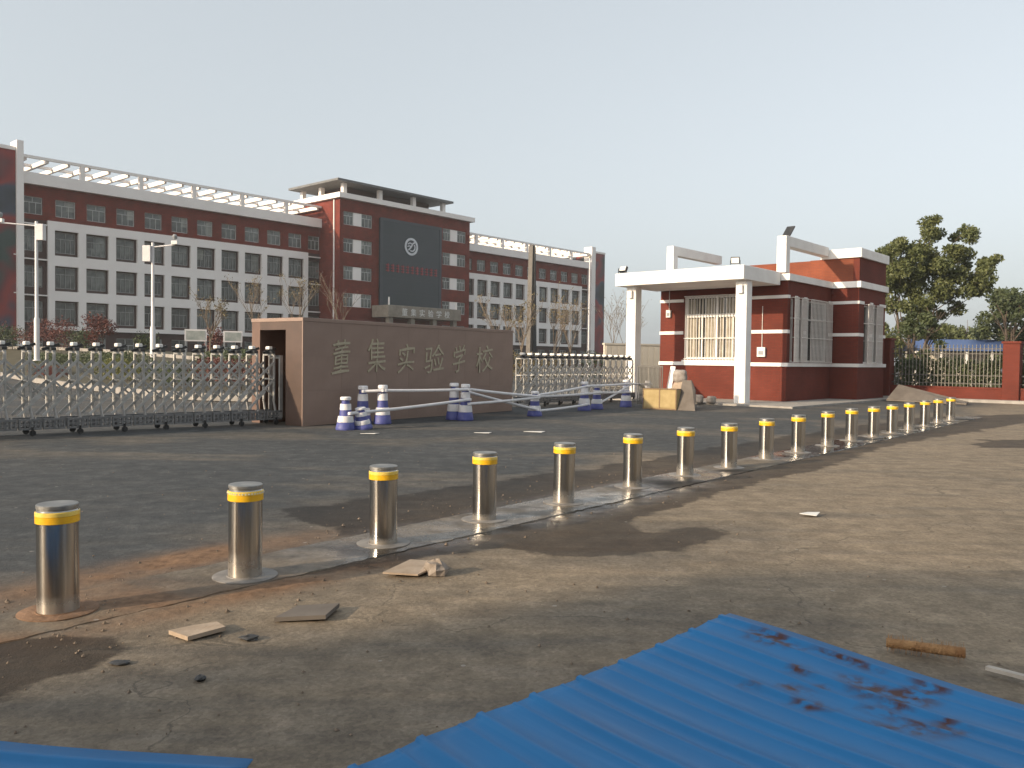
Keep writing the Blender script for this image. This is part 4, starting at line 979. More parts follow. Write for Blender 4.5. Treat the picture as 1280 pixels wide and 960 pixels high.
# ------------------------------------------------------------------ things dumped by the gatehouse
def dumped():
    rz = RZ - math.pi / 2 + math.radians(6)          # x along the gatehouse front
    t = thing('plywood_crate', 'pale plywood crate with two doors in front of the gatehouse', 'crate', (4.12, 26.15, 0), rz)
    MB().box(0, 1.14, 0.02, 0.62, 0.04, 0.62).build('body', MAT['crate'], t)
    for x in (0.035, 0.59): MB().bbox(x, x + 0.515, 0.0, 0.019, 0.07, 0.60, 0.004).build('door', MAT['crate'], t)
    MB().box(0.552, 0.588, -0.006, 0.019, 0.04, 0.62).box(0.0, 0.03, -0.006, 0.019, 0.04, 0.62).box(1.11, 1.14, -0.006, 0.019, 0.04, 0.62).box(0, 1.14, -0.004, 0.62, 0.621, 0.645).box(0, 1.14, -0.004, 0.62, 0.0, 0.039).build('batten', MAT['crate_edge'], t)
    t = tag(MB().add([(0, 0, 0), (0.62, 0, 0), (0.46, 0.36, 0.62), (0.30, 0.42, 0.92), (0.02, 0.42, 0.92), (0, 0.05, 0), (0.62, 0.05, 0), (0.46, 0.41, 0.62), (0.30, 0.47, 0.92), (0.02, 0.47, 0.92)],
                     [(0, 1, 2, 3, 4), (9, 8, 7, 6, 5), (0, 5, 6, 1), (1, 6, 7, 2), (2, 7, 8, 3), (3, 8, 9, 4), (4, 9, 5, 0)]).build('grey_board', MAT['greyboard'], None, None, (5.05, 25.55, 0), rz),
            'grey board with a cut corner leaning by the right side of the plywood crate', 'board')
    t = thing('wire_panel', 'grey slatted metal panel standing behind the plywood crate', 'panel', (4.22, 28.0, 0), rz)
    MB().box(0, 0.92, 0, 0.03, 1.30, 1.35).box(0, 0.92, 0, 0.03, 0.05, 0.10).box(0, 0.03, 0, 0.03, 0.10, 1.30).box(0.89, 0.92, 0, 0.03, 0.10, 1.30).build('frame', MAT['dull_metal'], t)
    sm = MB().box(-0.012, 0.012, 0.004, 0.026, 0.101, 1.299).mesh('slat', MAT['dull_metal'])
    for k in range(1, 18): inst('slat', sm, t, (0.03 + 0.86 * k / 18, 0, 0))
    tag(MB().bar((0, 0, 0.0), (0.10, 0.30, 1.32), 0.17, 0.03, up=(0, -1, 0)).build('plank', MAT['lamp_white'], None, None, (5.1, 27.5, 0.012), rz), 'white plank leaning behind the plywood crate', 'plank')
    def sack(name, loc, sx, sy, sz, m, lab, seed, cat='sack'):
        g = random.Random(seed); mb = MB(); rows = 7; n = 12; vs = []
        for i in range(rows):
            v = i / (rows - 1); r = (1 - abs(2 * v - 0.95) ** 5 * 0.26)
            for k in range(n):
                a = 2 * math.pi * k / n; c, s_ = math.cos(a), math.sin(a)
                q = (abs(c) ** 4 + abs(s_) ** 4) ** -0.25; j = 1 + (g.random() - .5) * 0.14
                vs.append((sx * r * q * c * j, sy * r * q * s_ * j, sz * v + (g.random() - .5) * 0.03 * sz * (0 < i)))
        fs = [(i * n + k, i * n + (k + 1) % n, i * n + n + (k + 1) % n, i * n + n + k) for i in range(rows - 1) for k in range(n)] + [tuple(range(n - 1, -1, -1)), tuple(range((rows - 1) * n, rows * n))]
        mb.add(vs, fs); tag(mb.build(name, m, None, 60, loc, rz + g.random()), lab, cat)
    sack('cardboard_carton', (5.42, 26.75, 0), 0.27, 0.22, 0.85, MAT['cardboard'], 'brown carton standing behind the grey board', 1, 'carton')
    sack('bulging_sack', (5.40, 26.75, 0.83), 0.22, 0.18, 0.40, MAT['sack'], 'bulging white sack on top of the brown carton behind the board', 2)
    sack('cement_bag', (6.55, 29.3, 0.06), 0.19, 0.13, 0.28, MAT['sack'], 'left of two small white bags on the gatehouse pavement', 3, 'bag')
    sack('cement_bag', (6.98, 29.1, 0.06), 0.16, 0.13, 0.24, MAT['sack'], 'right of two small white bags on the gatehouse pavement', 4, 'bag')
    # concrete sheet tipped against the bay
    me = MB(); a = [(15.05, 33.4, 0.03), (16.9, 30.9, 0.02), (17.3, 31.5, 0.05), (15.85, 34.1, 0.62)]
    vs = a + [(x, y, z + 0.06) for x, y, z in a]
    me.add([(x - 15, y - 33, z) for x, y, z in vs], [(3, 2, 1, 0), (4, 5, 6, 7), (0, 1, 5, 4), (1, 2, 6, 5), (2, 3, 7, 6), (3, 0, 4, 7)])
    tag(me.build('concrete_sheet', MAT['greyboard'], None, None, (15, 33, 0)), 'pale concrete sheet tipped up on one corner beside the gatehouse bay', 'sheet')
dumped()

# ------------------------------------------------------------------ street wall and fence on the right
def street_fence():
    F0 = gh(8.4, 0.75, 0)
    rz = math.atan2(-math.cos(math.radians(48.5)), math.sin(math.radians(48.5)))     # runs along n
    T = thing('fence_wall', 'low red wall with iron railings between red pillars, right of the gatehouse', 'fence', F0, rz)
    Lf = 10.4
    for x0, x1, h in ((-0.05, 0.40, 2.55), (4.70, 5.30, 2.38), (9.6, 10.4, 2.38)):
        p = MB().bbox(x0, x1, -0.25, 0.35, 0, h, 0.015).build('pillar', MAT['red_booth'], T)
        MB().bbox(x0 - 0.05, x1 + 0.05, -0.30, 0.40, h + 0.001, h + 0.09, 0.015).build('pillar_cap', MAT['red_booth'], p)
    for x0, x1 in ((0.402, 4.698), (5.302, 9.598)):
        MB().box(x0, x1, -0.10, 0.20, 0, 0.52).build('plinth', MAT['red_booth'], T)
        MB().box(x0, x1, -0.13, 0.23, 0.521, 0.60).build('plinth_coping', MAT['red_booth'], T)
        for z in (0.72, 1.05, 1.95, 2.15): MB().box(x0, x1, 0.03, 0.065, z, z + 0.04).build('rail', MAT['iron'], T)
        bm = MB().box(-0.012, 0.012, 0.005, 0.029, 0.602, 2.26).lathe([(0.02, 2.26), (0.026, 2.29), (0.004, 2.36)], 6, 0, 0.017).mesh('railing_bar', MAT['iron_pale'])
        n = 30
        for k in range(1, n): inst('railing_bar', bm, T, (x0 + (x1 - x0) * k / n, 0, 0))
    MB().box(-0.3, 10.6, -0.9, -0.35, 0, 0.12).build('plinth_step', MAT['concrete'], T)
street_fence()

# ------------------------------------------------------------------ vegetation
def trunk_and_limbs(name, mat, H, r, spread, seed, parent, lean=0.0, depth=3, n0=5, twig_r=0.006):
    g = random.Random(seed); mb = MB(); tips = []
    def grow(p, d, L_, r_, lv):
        q = p + d * L_; mb.tube(p, q, r_, r_ * 0.68, 7 if lv == 0 else 5, cap=False)
        if lv >= depth: tips.append(q); return
        for k in range(n0 if lv == 0 else (3 if lv == 1 else 2)):
            a = g.random() * 6.28; nd = (d + Vector((math.cos(a), math.sin(a), 0.35 + 0.4 * g.random())) * spread * (0.7 + 0.6 * g.random())).normalized()
            base = p.lerp(q, 0.55 + 0.45 * g.random()) if lv else p.lerp(q, 0.6 + 0.4 * g.random())
            grow(base, nd, L_ * (0.55 + 0.25 * g.random()), max(twig_r, r_ * 0.55), lv + 1)
    grow(Vector((0, 0, 0)), Vector((lean, 0, 1)).normalized(), H * 0.45, r, 0)
    mb.build(name, mat, parent, 60)
    return tips

def big_tree():
    # main tree beyond the fence: clumps laid out in metres around the trunk (x across, z up), depth spread behind and in front
    loc = Vector((22.3, 47.0, 0)); k = 0.01226
    g = random.Random(8)
    T = thing('broadleaf_tree', 'large olive green tree with clumpy open crown behind the railings', 'tree', loc, 0)
    pts = [(290, 80, 30), (285, 130, 34), (380, 115, 34), (460, 115, 30), (455, 150, 30), (190, 190, 36), (110, 215, 34), (275, 195, 42), (390, 190, 44), (420, 230, 46), (530, 205, 34), (575, 250, 28), (540, 270, 34), (230, 285, 46), (330, 290, 52), (430, 300, 50), (520, 325, 44),
           (180, 350, 44), (260, 365, 48), (360, 370, 48), (470, 380, 46), (550, 370, 34), (190, 440, 40), (270, 440, 36), (480, 455, 34), (150, 290, 40), (380, 440, 34), (300, 520, 34), (360, 560, 36), (160, 620, 30), (330, 470, 30), (230, 230, 36), (150, 250, 34), (120, 330, 34)]
    bl = []
    for x, y, r in pts:
        dx = (x - 258) * k; z = 1.48 + (740 - y) * k - 0.3; rr = r * k * 1.12
        bl.append(((dx, (g.random() - .5) * 3.6, z), (rr, rr * 1.2, rr * 0.95), int(560 * (r / 40) ** 2)))
        bl.append(((dx + (g.random() - .5) * 0.4, (g.random() - .5) * 4.0, z + (g.random() - .5) * 0.5), (rr * .8, rr, rr * .7), int(380 * (r / 40) ** 2)))
    inst('crown', leaf_mesh('crown', bl, 0.095, MAT['leaf'], 4, 0.25), T)
    mb = MB(); tk = []
    for x0, x1 in ((-0.25, -0.75), (0.05, 0.25), (-0.05, 1.1)):
        mb.tube((x0, 0, 0), (x0 * 0.6 + x1 * 0.4, 0.1, 3.2), 0.11, 0.08, 8); mb.tube((x0 * 0.6 + x1 * 0.4, 0.1, 3.2), (x1, 0.2, 6.0), 0.08, 0.04, 7)
    for c, r_, n_ in bl[::2]:
        b0 = Vector((c[0] * 0.35, 0.1, max(2.6, c[2] - 2.0))); mb.tube(b0, c, 0.035, 0.012, 5, cap=False)
    mb.build('trunk', MAT['bark'], T, 60)
big_tree()

def crown_tree(loc, H, w, label, seed, mat, group=None, size=0.12, dens=1.0, name='broadleaf_tree', trunk_h=0.35):
    g = random.Random(seed); T = thing(name, label, 'tree', loc, 0, group)
    bl = []; tips = trunk_and_limbs('trunk', MAT['bark'], H, 0.045 * H ** 0.7, 0.55, seed, T, depth=3)
    for k in range(22):
        a = g.random() * 6.28; rr = w * 0.5 * g.random() ** 0.6; z = H * (trunk_h + (1 - trunk_h) * g.random() ** 0.8)
        sh = 1 - 0.5 * abs((z / H - 0.65) / 0.4); q = w * (0.11 + 0.09 * g.random())
        bl.append(((rr * math.cos(a) * max(.3, sh), rr * math.sin(a) * max(.3, sh), z - q * 0.4), (q, q, q * 0.75), int(150 * dens)))
    inst('crown', leaf_mesh('crown', bl, size, mat, seed, 0.3), T)
crown_tree((33.8, 57.0, 0), 6.6, 4.6, 'dark tree at the right edge beyond the railings', 21, MAT['leaf_dark'], None, 0.12, 2.2)
crown_tree((37.2, 58.5, 0), 5.6, 3.6, 'rightmost tree, half cut off by the edge of the picture', 22, MAT['leaf_dark'], None, 0.12, 2.2)
crown_tree((34.5, 72.0, 0), 4.6, 5.4, 'low distant tree left of the rear treeline above the blue shed', 23, MAT['leaf_lime'], 'distant trees beyond the shed', 0.16)
crown_tree((39.2, 73.0, 0), 5.0, 5.6, 'low distant tree in the middle of the rear treeline', 24, MAT['leaf'], 'distant trees beyond the shed', 0.16)
crown_tree((43.8, 74.0, 0), 4.9, 5.4, 'low distant tree at the right end of the rear treeline', 25, MAT['leaf'], 'distant trees beyond the shed', 0.16)
crown_tree((31.0, 71.0, 0), 5.0, 4.4, 'low distant tree seen between the big trunk and the gatehouse', 27, MAT['leaf'], 'distant trees beyond the shed', 0.16)
crown_tree((21.2, 43.2, 0), 4.2, 2.2, 'small dark bushy tree between the gatehouse and the big tree', 26, MAT['leaf_dark'], None, 0.09)

def hedge(loc, rz, L_, W_, H_, mat, label, seed, cat='hedge', name='hedge', n=2600, size=0.05):
    g = random.Random(seed); bl = []; k = max(3, int(L_ / (W_ * 0.6)))
    for i in range(k):
        x = -L_ / 2 + L_ * (i + .5) / k
        bl.append(((x, (g.random() - .5) * W_ * 0.2, H_ * (0.52 + 0.10 * g.random())), (L_ / k * 0.78, W_ * 0.5, H_ * (0.44 + 0.1 * g.random())), n // k))
    T = thing(name, label, cat, loc, rz)
    inst('foliage', leaf_mesh('foliage', bl, size, mat, seed, 0.6), T)
    st = MB().tube((0, 0, -0.15), (0.05, 0, H_ * 0.6), 0.03, 0.015, 6).mesh('stem', MAT['bark'])
    for i in range(k): inst('stem', st, T, (-L_ / 2 + L_ * (i + .5) / k, 0, 0))
nrz = math.radians(-41.5)
hedge(gh(9.6, 3.2, 0), nrz, 4.6, 0.9, 1.75, MAT['leaf_dark'], 'dark clipped hedge behind the railings', 31, n=9000, size=0.07)
hedge(gh(9.8, 8.0, 0), nrz, 4.6, 0.9, 1.7, MAT['leaf_dark'], 'dark hedge behind the railings right of the pillar', 32, n=8000, size=0.07)

def shrub(loc, w, h, mat, label, seed, n=900, size=0.07, cat='shrub', name='shrub'):
    g = random.Random(seed); T = thing(name, label, cat, loc, 0); bl = []
    for k in range(9):
        a = g.random() * 6.28; r = w * 0.32 * g.random() ** 0.5; z = h * (0.3 + 0.5 * g.random()); q = w * (0.2 + 0.12 * g.random())
        bl.append(((r * math.cos(a), r * math.sin(a), z), (q, q, q * 0.9), n // 9))
    inst('foliage', leaf_mesh('foliage', bl, size, mat, seed, 0.3), T)
    trunk_and_limbs('stems', MAT['bark'], h * 0.9, 0.035, 0.7, seed, T, depth=2, n0=4)
# on the bank: row of shrubs along its crest
crest = [(-44.5, 70.5, 2.0, 3.4, 2.4, 'leaf_red', 'dark red shrub at the far left end of the crest row'),
         (-41.2, 68.6, 1.9, 3.2, 2.2, 'leaf_dark', 'dark green shrub next to the far left red shrub on the crest'),
         (-38.0, 66.0, 1.85, 3.0, 2.6, 'leaf_red', 'dark red shrub left of the first camera pole'),
         (-34.5, 63.2, 1.8, 3.0, 2.4, 'leaf_red', 'dark red shrub just right of the first camera pole'),
         (-31.6, 60.5, 1.75, 2.6, 1.8, 'leaf_dark', 'low dark green shrub between the first pole and the tall red shrub'),
         (-25.4, 51.6, 1.55, 2.2, 2.9, 'leaf_red', 'tall brown red shrub standing against the white window grid'),
         (-23.2, 52.5, 1.5, 1.8, 1.6, 'leaf_dark', 'low dark shrub right of the tall red shrub'),
         (-18.2, 50.5, 1.4, 2.0, 1.9, 'leaf_red', 'reddish shrub behind the left notice board'),
         (-13.6, 50.0, 1.2, 2.0, 1.7, 'leaf_dark', 'dark shrub right of the right notice board')]
for i, (x, y, z, w, h, m, lab) in enumerate(crest):
    shrub((x, y, z - 0.1), w, h, MAT[m], lab, 60 + i, 1300 if h > 2 else 800, 0.075)
# bedding hedges on the slope
beds = [(-29.5, 53.4, 0.62, 11.0, 1.6, 0.9, 'leaf_dark', 'long dark green bedding hedge on the upper bank behind the gate'),
        (-20.5, 42.8, 0.72, 9.0, 1.7, 0.9, 'leaf_dark', 'dark green bedding hedge on the middle bank behind the gate'),
        (-17.2, 36.3, 0.30, 3.6, 1.5, 0.95, 'leaf_lime', 'yellow green bedding hedge near the kerb'),
        (-13.4, 32.8, 0.32, 4.0, 1.5, 0.9, 'leaf_dark', 'dark bedding hedge by the kerb right of the yellow green one'),
        (-10.6, 30.6, 0.42, 4.2, 1.6, 0.95, 'leaf_red', 'red brown bedding hedge nearest the name wall'),
        (-24.6, 44.2, 0.22, 6.0, 0.9, 0.6, 'leaf_red', 'low red bedding strip along the kerb'),
        (-13.0, 38.2, 0.75, 6.0, 1.8, 1.0, 'leaf_dark', 'dark bedding hedge below the notice boards')]
for i, (x, y, z, L_, w, h, m, lab) in enumerate(beds):
    hedge((x, y, z), math.radians(-49.5), L_, w, h, MAT[m], lab, 80 + i, n=int(420 * L_), size=0.055)

def sapling(loc, H, label, seed, leafy=120, mat='leaf_dry', group='bare young trees', spread=0.5):
    T = thing('young_tree', label, 'tree', loc, 0, group)
    tips = trunk_and_limbs('trunk', MAT['twig'], H, 0.05, spread, seed, T, depth=4, n0=6, twig_r=0.011)
    if leafy and tips:
        g = random.Random(seed); bl = [((t.x, t.y, t.z), (0.22, 0.22, 0.2), max(2, leafy // len(tips))) for t in tips]
        inst('crown', leaf_mesh('crown', bl, 0.06, MAT[mat], seed, 0.1), T)
sapling((-19.3, 62.0, 1.5), 5.6, 'bare young tree, leftmost of three in front of the white window grid', 101, 260)
sapling((-16.1, 62.0, 1.4), 5.5, 'bare young tree at the right end of the white window grid', 102, 420)
sapling((-13.7, 66.0, 1.2), 6.2, 'bare reddish young tree before the lit side of the central block', 103, 160, 'leaf_red')
sapling((-17.6, 48.5, 1.3), 3.4, 'short bushy young tree between the two notice boards', 109, 300)
sapling((-0.9, 56.0, 0), 5.6, 'bare young tree left of the dark pylon', 104, 330)
sapling((0.6, 55.0, 0), 5.2, 'yellowing young tree just left of the dark pylon foot', 105, 420)
sapling((2.9, 58.0, 0), 5.4, 'bare young tree just right of the dark pylon', 106, 260)
sapling((4.2, 60.0, 0), 5.6, 'bare young tree between the dark pylon and the flagpole', 107, 260)
sapling((10.4, 86.0, 0), 8.0, 'bare spreading tree beside the end of the school building', 108, 200, 'leaf_dry', None, 0.6)
sapling((9.7, 72.0, 0), 6.4, 'bare thin tree left of the gatehouse column', 110, 100)
hedge((1.6, 57.5, 0), math.radians(48), 7.5, 1.4, 1.9, MAT['leaf_dry'], 'dry brown hedge behind the folded gate', 120, n=2600, size=0.07)
hedge((6.6, 62.0, 0), math.radians(48), 5.0, 1.4, 2.1, MAT['leaf_dark'], 'dark hedge at the foot of the flagpole', 121, n=1800, size=0.07)

# ------------------------------------------------------------------ poles, boards, sheds behind
def cctv_pole(loc, H, label, arm, box_side, seed):
    T = thing('camera_pole', label, 'pole', loc, 0)
    p = MB().lathe([(0.19, 0), (0.19, 0.03), (0.13, 0.05), (0.125, H * 0.30), (0.085, H * 0.315), (0.07, H)], 12).build('mast', MAT['pole_white'], T, 40)
    MB().tube((0, 0, H - 0.22), (arm, -0.1, H - 0.10), 0.035, n=8).build('arm', MAT['pole_white'], T, 40)
    c = MB().bbox(arm - 0.16, arm + 0.16, -0.2, 0.0, H - 0.08, H + 0.10, 0.02).build('camera_body', MAT['lamp_white'], T)
    MB().lathe([(0.05, H + 0.16), (0.11, H + 0.22), (0.12, H + 0.34), (0.06, H + 0.42)], 12, arm, -0.1).build('dome', MAT['grey_metal'], c, 40)
    MB().bbox(box_side * 0.12 - 0.2 + box_side * 0.12, box_side * 0.24 + 0.2, -0.20, 0.10, H - 0.95, H - 0.15, 0.02).build('equipment_box', MAT['pole_white'], T)
cctv_pole((-23.99, 42.0, 1.15), 7.0, 'white camera pole at the far left with an arm reaching left', -1.75, 1, 1)
cctv_pole((-18.14, 42.0, 1.05), 6.1, 'white camera pole with its box on the left and camera on the right', 1.15, -1, 2)
def notice(loc, w, h, label):
    T = thing('notice_board', label, 'notice board', loc, math.radians(20), 'notice boards on the bank')
    for x in (-w / 2 + 0.05, w / 2 - 0.05): MB().box(x - 0.04, x + 0.04, -0.04, 0.04, -0.2, 1.05).build('leg', MAT['grey_metal'], T)
    MB().box(-w / 2, w / 2, -0.05, 0.05, 1.051, 1.051 + h).build('frame', MAT['pole_white'], T)
    MB().box(-w / 2 + 0.08, w / 2 - 0.08, -0.062, -0.051, 1.13, 0.97 + h).build('sheet', M('faded_notice_sheet', (0.18, 0.22, 0.20), (0.42, 0.42, 0.40), scale=2.2, rough=0.5), T)
notice((-17.5, 46.0, 1.25), 1.15, 0.66, 'framed notice board on the bank left of the short bushy tree')
notice((-15.45, 46.0, 1.22), 1.0, 0.62, 'framed notice board on the bank right of the short bushy tree')
T = thing('pylon', 'tall dark two-bladed pylon in front of the right wing', 'pylon', (1.36, 62.0, 0), RZ)
MB().add([(-0.36, -0.2, 0), (-0.02, -0.2, 0), (-0.02, 0.2, 0), (-0.36, 0.2, 0), (-0.14, -0.2, 9.9), (-0.02, -0.2, 10.05), (-0.02, 0.2, 10.05), (-0.14, 0.2, 9.9)],
         [(3, 2, 1, 0), (4, 5, 6, 7), (0, 1, 5, 4), (1, 2, 6, 5), (2, 3, 7, 6), (3, 0, 4, 7)]).build('blade', MAT['pylon'], T)
MB().add([(0.0, -0.28, 0), (0.42, -0.28, 0), (0.42, 0.28, 0), (0.0, 0.28, 0), (0.0, -0.28, 10.0), (0.10, -0.28, 9.8), (0.10, 0.28, 9.8), (0.0, 0.28, 10.0)],
         [(3, 2, 1, 0), (4, 5, 6, 7), (0, 1, 5, 4), (1, 2, 6, 5), (2, 3, 7, 6), (3, 0, 4, 7)]).build('blade', MAT['dark_metal'], T)
T = thing('flagpole', 'thin white flagpole before the right end of the school building', 'flagpole', (6.4, 70.0, 0), 0)
MB().lathe([(0.16, 0), (0.16, 0.3), (0.075, 0.32), (0.05, 10.1)], 10).build('mast', MAT['pole_white'], T, 40)
MB().lathe([(0.03, 10.1), (0.1, 10.17), (0.1, 10.24), (0.02, 10.32)], 10).build('finial', MAT['gold'], T, 40)
T = thing('boundary_wall', 'cream boundary wall with ribbed panels left of the gatehouse', 'wall', (4.9, 44.0, 0), math.radians(22))
MB().box(0, 7.5, 0.05, 0.2, 0, 2.35).build('core', MAT['cream'], T)
sm = MB().bbox(0.01, 0.36, 0, 0.049, 0.1, 2.3, 0.01).mesh('panel', MAT['cream'])
for k in range(20): inst('panel', sm, T, (0.05 + 0.37 * k, 0, 0))
MB().box(-0.05, 7.55, -0.02, 0.24, 2.351, 2.44).build('coping', MAT['cream'], T)
def shed(loc, rz, L_, D_, H_, label):
    T = thing('long_shed', label, 'shed', loc, rz)
    r = MB().add([(0, -0.3, H_ - 0.15), (L_, -0.3, H_ - 0.15), (L_, D_ / 2, H_ + 0.55), (0, D_ / 2, H_ + 0.55), (L_, D_ + 0.3, H_ - 0.15), (0, D_ + 0.3, H_ - 0.15)], [(0, 1, 2, 3), (3, 2, 4, 5)])
    r.add([(0, -0.3, H_ - 0.27), (L_, -0.3, H_ - 0.27), (L_, D_ / 2, H_ + 0.43), (0, D_ / 2, H_ + 0.43), (L_, D_ + 0.3, H_ - 0.27), (0, D_ + 0.3, H_ - 0.27)], [(3, 2, 1, 0), (5, 4, 2, 3)])
    r.add([(0, -0.3, H_ - 0.27), (L_, -0.3, H_ - 0.27), (L_, -0.3, H_ - 0.15), (0, -0.3, H_ - 0.15)], [(0, 1, 2, 3)])
    r.build('roof', MAT['blue_roof'], T)
    n = int(L_ / 1.6)
    for k in range(n + 1): MB().box(L_ * k / n - 0.06, L_ * k / n + 0.06, -0.1, 0.02, 0, H_ - 0.29).build('post', MAT['lamp_white'], T)
    MB().box(0.1, L_ - 0.1, D_ - 0.2, D_, 0, H_ - 0.3).build('wall', MAT['cream'], T)
shed((27.9, 57.5, 0), math.radians(-10), 6.4, 3.0, 2.75, 'long open shed with a blue roof behind the railings')

# ------------------------------------------------------------------ blue ribbed sheets in the foreground
def blue_mat():
    m = M('blue_painted_sheet', (0.012, 0.122, 0.31), (0.020, 0.160, 0.385), scale=1.2, rough=0.5, spec=0.25, lo=0.3, hi=0.7, rvar=0.10, bump=0.06, bscale=9)
    t = m.node_tree; N = t.nodes; L = t.links; b = N['Principled BSDF']
    tc = N.new('ShaderNodeTexCoord'); mp = N.new('ShaderNodeMapping'); mp.inputs['Scale'].default_value = (0.6, 13, 1); L.new(tc.outputs['Object'], mp.inputs['Vector'])
    nz = N.new('ShaderNodeTexNoise'); nz.inputs['Scale'].default_value = 1.7; nz.inputs['Detail'].default_value = 8; L.new(mp.outputs[0], nz.inputs['Vector'])
    # pale dusty scuffs running with the ribs
    r1 = N.new('ShaderNodeMapRange'); r1.inputs['From Min'].default_value = 0.52; r1.inputs['From Max'].default_value = 0.78; r1.inputs['To Max'].default_value = 0.38; L.new(nz.outputs['Fac'], r1.inputs['Value'])
    src = b.inputs['Base Color'].links[0].from_socket
    mx = N.new('ShaderNodeMix'); mx.data_type = 'RGBA'; L.new(r1.outputs[0], mx.inputs['Factor']); L.new(src, mx.inputs['A']); mx.inputs['B'].default_value = (0.065, 0.20, 0.42, 1)
    # muddy shoe marks
    at = N.new('ShaderNodeAttribute'); at.attribute_name = 'mud'
    n2 = N.new('ShaderNodeTexNoise'); n2.inputs['Scale'].default_value = 16; n2.inputs['Detail'].default_value = 5; L.new(tc.outputs['Object'], n2.inputs['Vector'])
    ml = N.new('ShaderNodeMath'); ml.operation = 'MULTIPLY'; L.new(at.outputs['Fac'], ml.inputs[0])
    r2 = N.new('ShaderNodeMapRange'); r2.inputs['From Min'].default_value = 0.38; r2.inputs['From Max'].default_value = 0.58; L.new(n2.outputs['Fac'], r2.inputs['Value']); L.new(r2.outputs[0], ml.inputs[1])
    m3 = N.new('ShaderNodeMix'); m3.data_type = 'RGBA'; L.new(ml.outputs[0], m3.inputs['Factor']); L.new(mx.outputs['Result'], m3.inputs['A']); m3.inputs['B'].default_value = (0.065, 0.026, 0.022, 1)
    L.new(m3.outputs['Result'], b.inputs['Base Color'])
    return m
MAT['blue_sheet'] = blue_mat()
def ribbed_sheet(name, corner, dx, dy, Lx, Ly, label, seed, marks=(), lift=0.05, pitch_=0.30, skew=0.0):
    """x runs with the ribs, y across them; corner is the world position of local 0,0"""
    dx = Vector(dx).normalized(); ang = math.atan2(dx.y, dx.x); side = 1 if (dx.x * dy[1] - dx.y * dy[0]) > 0 else -1
    ny = []; y = 0.0
    while y < Ly:
        for o_, h in ((0.0, 0), (0.07, 0), (0.080, 0.013), (0.108, 0.013), (0.118, 0), (0.19, 0), (0.196, 0.004), (0.212, 0.004), (0.218, 0)):
            if y + o_ <= Ly: ny.append((y + o_, h))
        y += pitch_
    nx = 56; V = []; mud = []
    for i in range(nx + 1):
        x = Lx * i / nx
        for yy, h in ny:
            wob = 0.010 * math.sin(x * 3.1 + yy * 1.3 + seed) + 0.012 * math.sin(yy * 2.7 + seed * 2 + x * 0.7)
            edge = 0.006 * math.sin(yy * 19 + seed) if i == 0 else 0
            V.append((x + edge + skew * yy, side * yy, lift + h + wob))
            s_ = 0.0
            for mx_, my_, rx_, ry_, st in marks: s_ = max(s_, st * max(0.0, 1 - ((x - mx_) / rx_) ** 2 - ((yy - my_) / ry_) ** 2))
            mud.append(min(1.0, s_ * 1.8))
    n = len(ny); F = []
    for i in range(nx):
        for k in range(n - 1):
            f = (i * n + k, i * n + n + k, i * n + n + k + 1, i * n + k + 1); F.append(f if side > 0 else f[::-1])
    me = np_mesh(name, V, F, MAT['blue_sheet'])
    a = me.attributes.new('mud', 'FLOAT', 'POINT'); a.data.foreach_set('value', np.array(mud, 'f'))
    o = inst(name, me, None, (corner[0], corner[1], 0), ang)
    md = o.modifiers.new('thickness', 'SOLIDIFY'); md.thickness = 0.004; md.offset = -1
    tag(o, label, 'metal sheet', 'blue ribbed metal sheets'); return o
g = random.Random(6); mk = [(0.45 + 1.0 * g.random(), 0.10 + 0.62 * g.random(), 0.05 + 0.06 * g.random(), 0.03 + 0.03 * g.random(), 0.6 + 0.5 * g.random()) for _ in range(22)]
mk += [(0.35, 0.16, 0.16, 0.10, 0.8), (0.75, 0.12, 0.20, 0.05, 0.7), (0.95, 0.32, 0.18, 0.09, 0.8)]
ribbed_sheet('blue_ribbed_sheet', (1.23, 4.62), (0.93, -1.14), (-1.75, -1.72), 3.2, 4.4, 'large blue ribbed metal sheet with muddy marks filling the lower right foreground', 1, mk, 0.06, skew=0.105)
ribbed_sheet('blue_ribbed_sheet', (-0.90, 2.92), (-0.72, 0.115), (-0.10, -1.0), 3.0, 1.6, 'blue ribbed metal sheet just entering at the lower left corner', 2, (), 0.05)

# ------------------------------------------------------------------ litter and loose bits on the forecourt
def slab(name, pts, h, z, mat, label, cat, curl=0.0):
    c = Vector((sum(p[0] for p in pts) / len(pts), sum(p[1] for p in pts) / len(pts))); n = len(pts); g = random.Random(len(label))
    zz = [curl * g.random() for _ in pts]
    vs = [(p[0] - c.x, p[1] - c.y, q) for p, q in zip(pts, zz)] + [(p[0] - c.x, p[1] - c.y, h + q) for p, q in zip(pts, zz)]
    # area sign -> keep faces outward
    A2 = sum(pts[i][0] * pts[(i + 1) % n][1] - pts[(i + 1) % n][0] * pts[i][1] for i in range(n))
    if A2 < 0: vs = vs[:n][::-1] + vs[n:][::-1]
    fs = [tuple(range(n - 1, -1, -1)), tuple(range(n, 2 * n))] + [(i, (i + 1) % n, n + (i + 1) % n, n + i) for i in range(n)]
    return tag(MB().add(vs, fs).build(name, mat, None, None, (c.x, c.y, z)), label, cat)
slab('cardboard_piece', [(-0.86, 5.60), (-0.62, 5.58), (-0.50, 5.80), (-0.60, 5.98), (-0.72, 5.97)], 0.012, 0.006, MAT['cardboard'], 'torn cardboard piece lying below the third bollard', 'cardboard', 0.03)
slab('paving_fragment', [(-1.80, 4.36), (-1.66, 4.26), (-1.52, 4.42), (-1.60, 4.52), (-1.70, 4.46)], 0.022, 0.002, MAT['cardboard'], 'pale flat fragment on the ground right of the nearest bollard', 'fragment', 0.012)
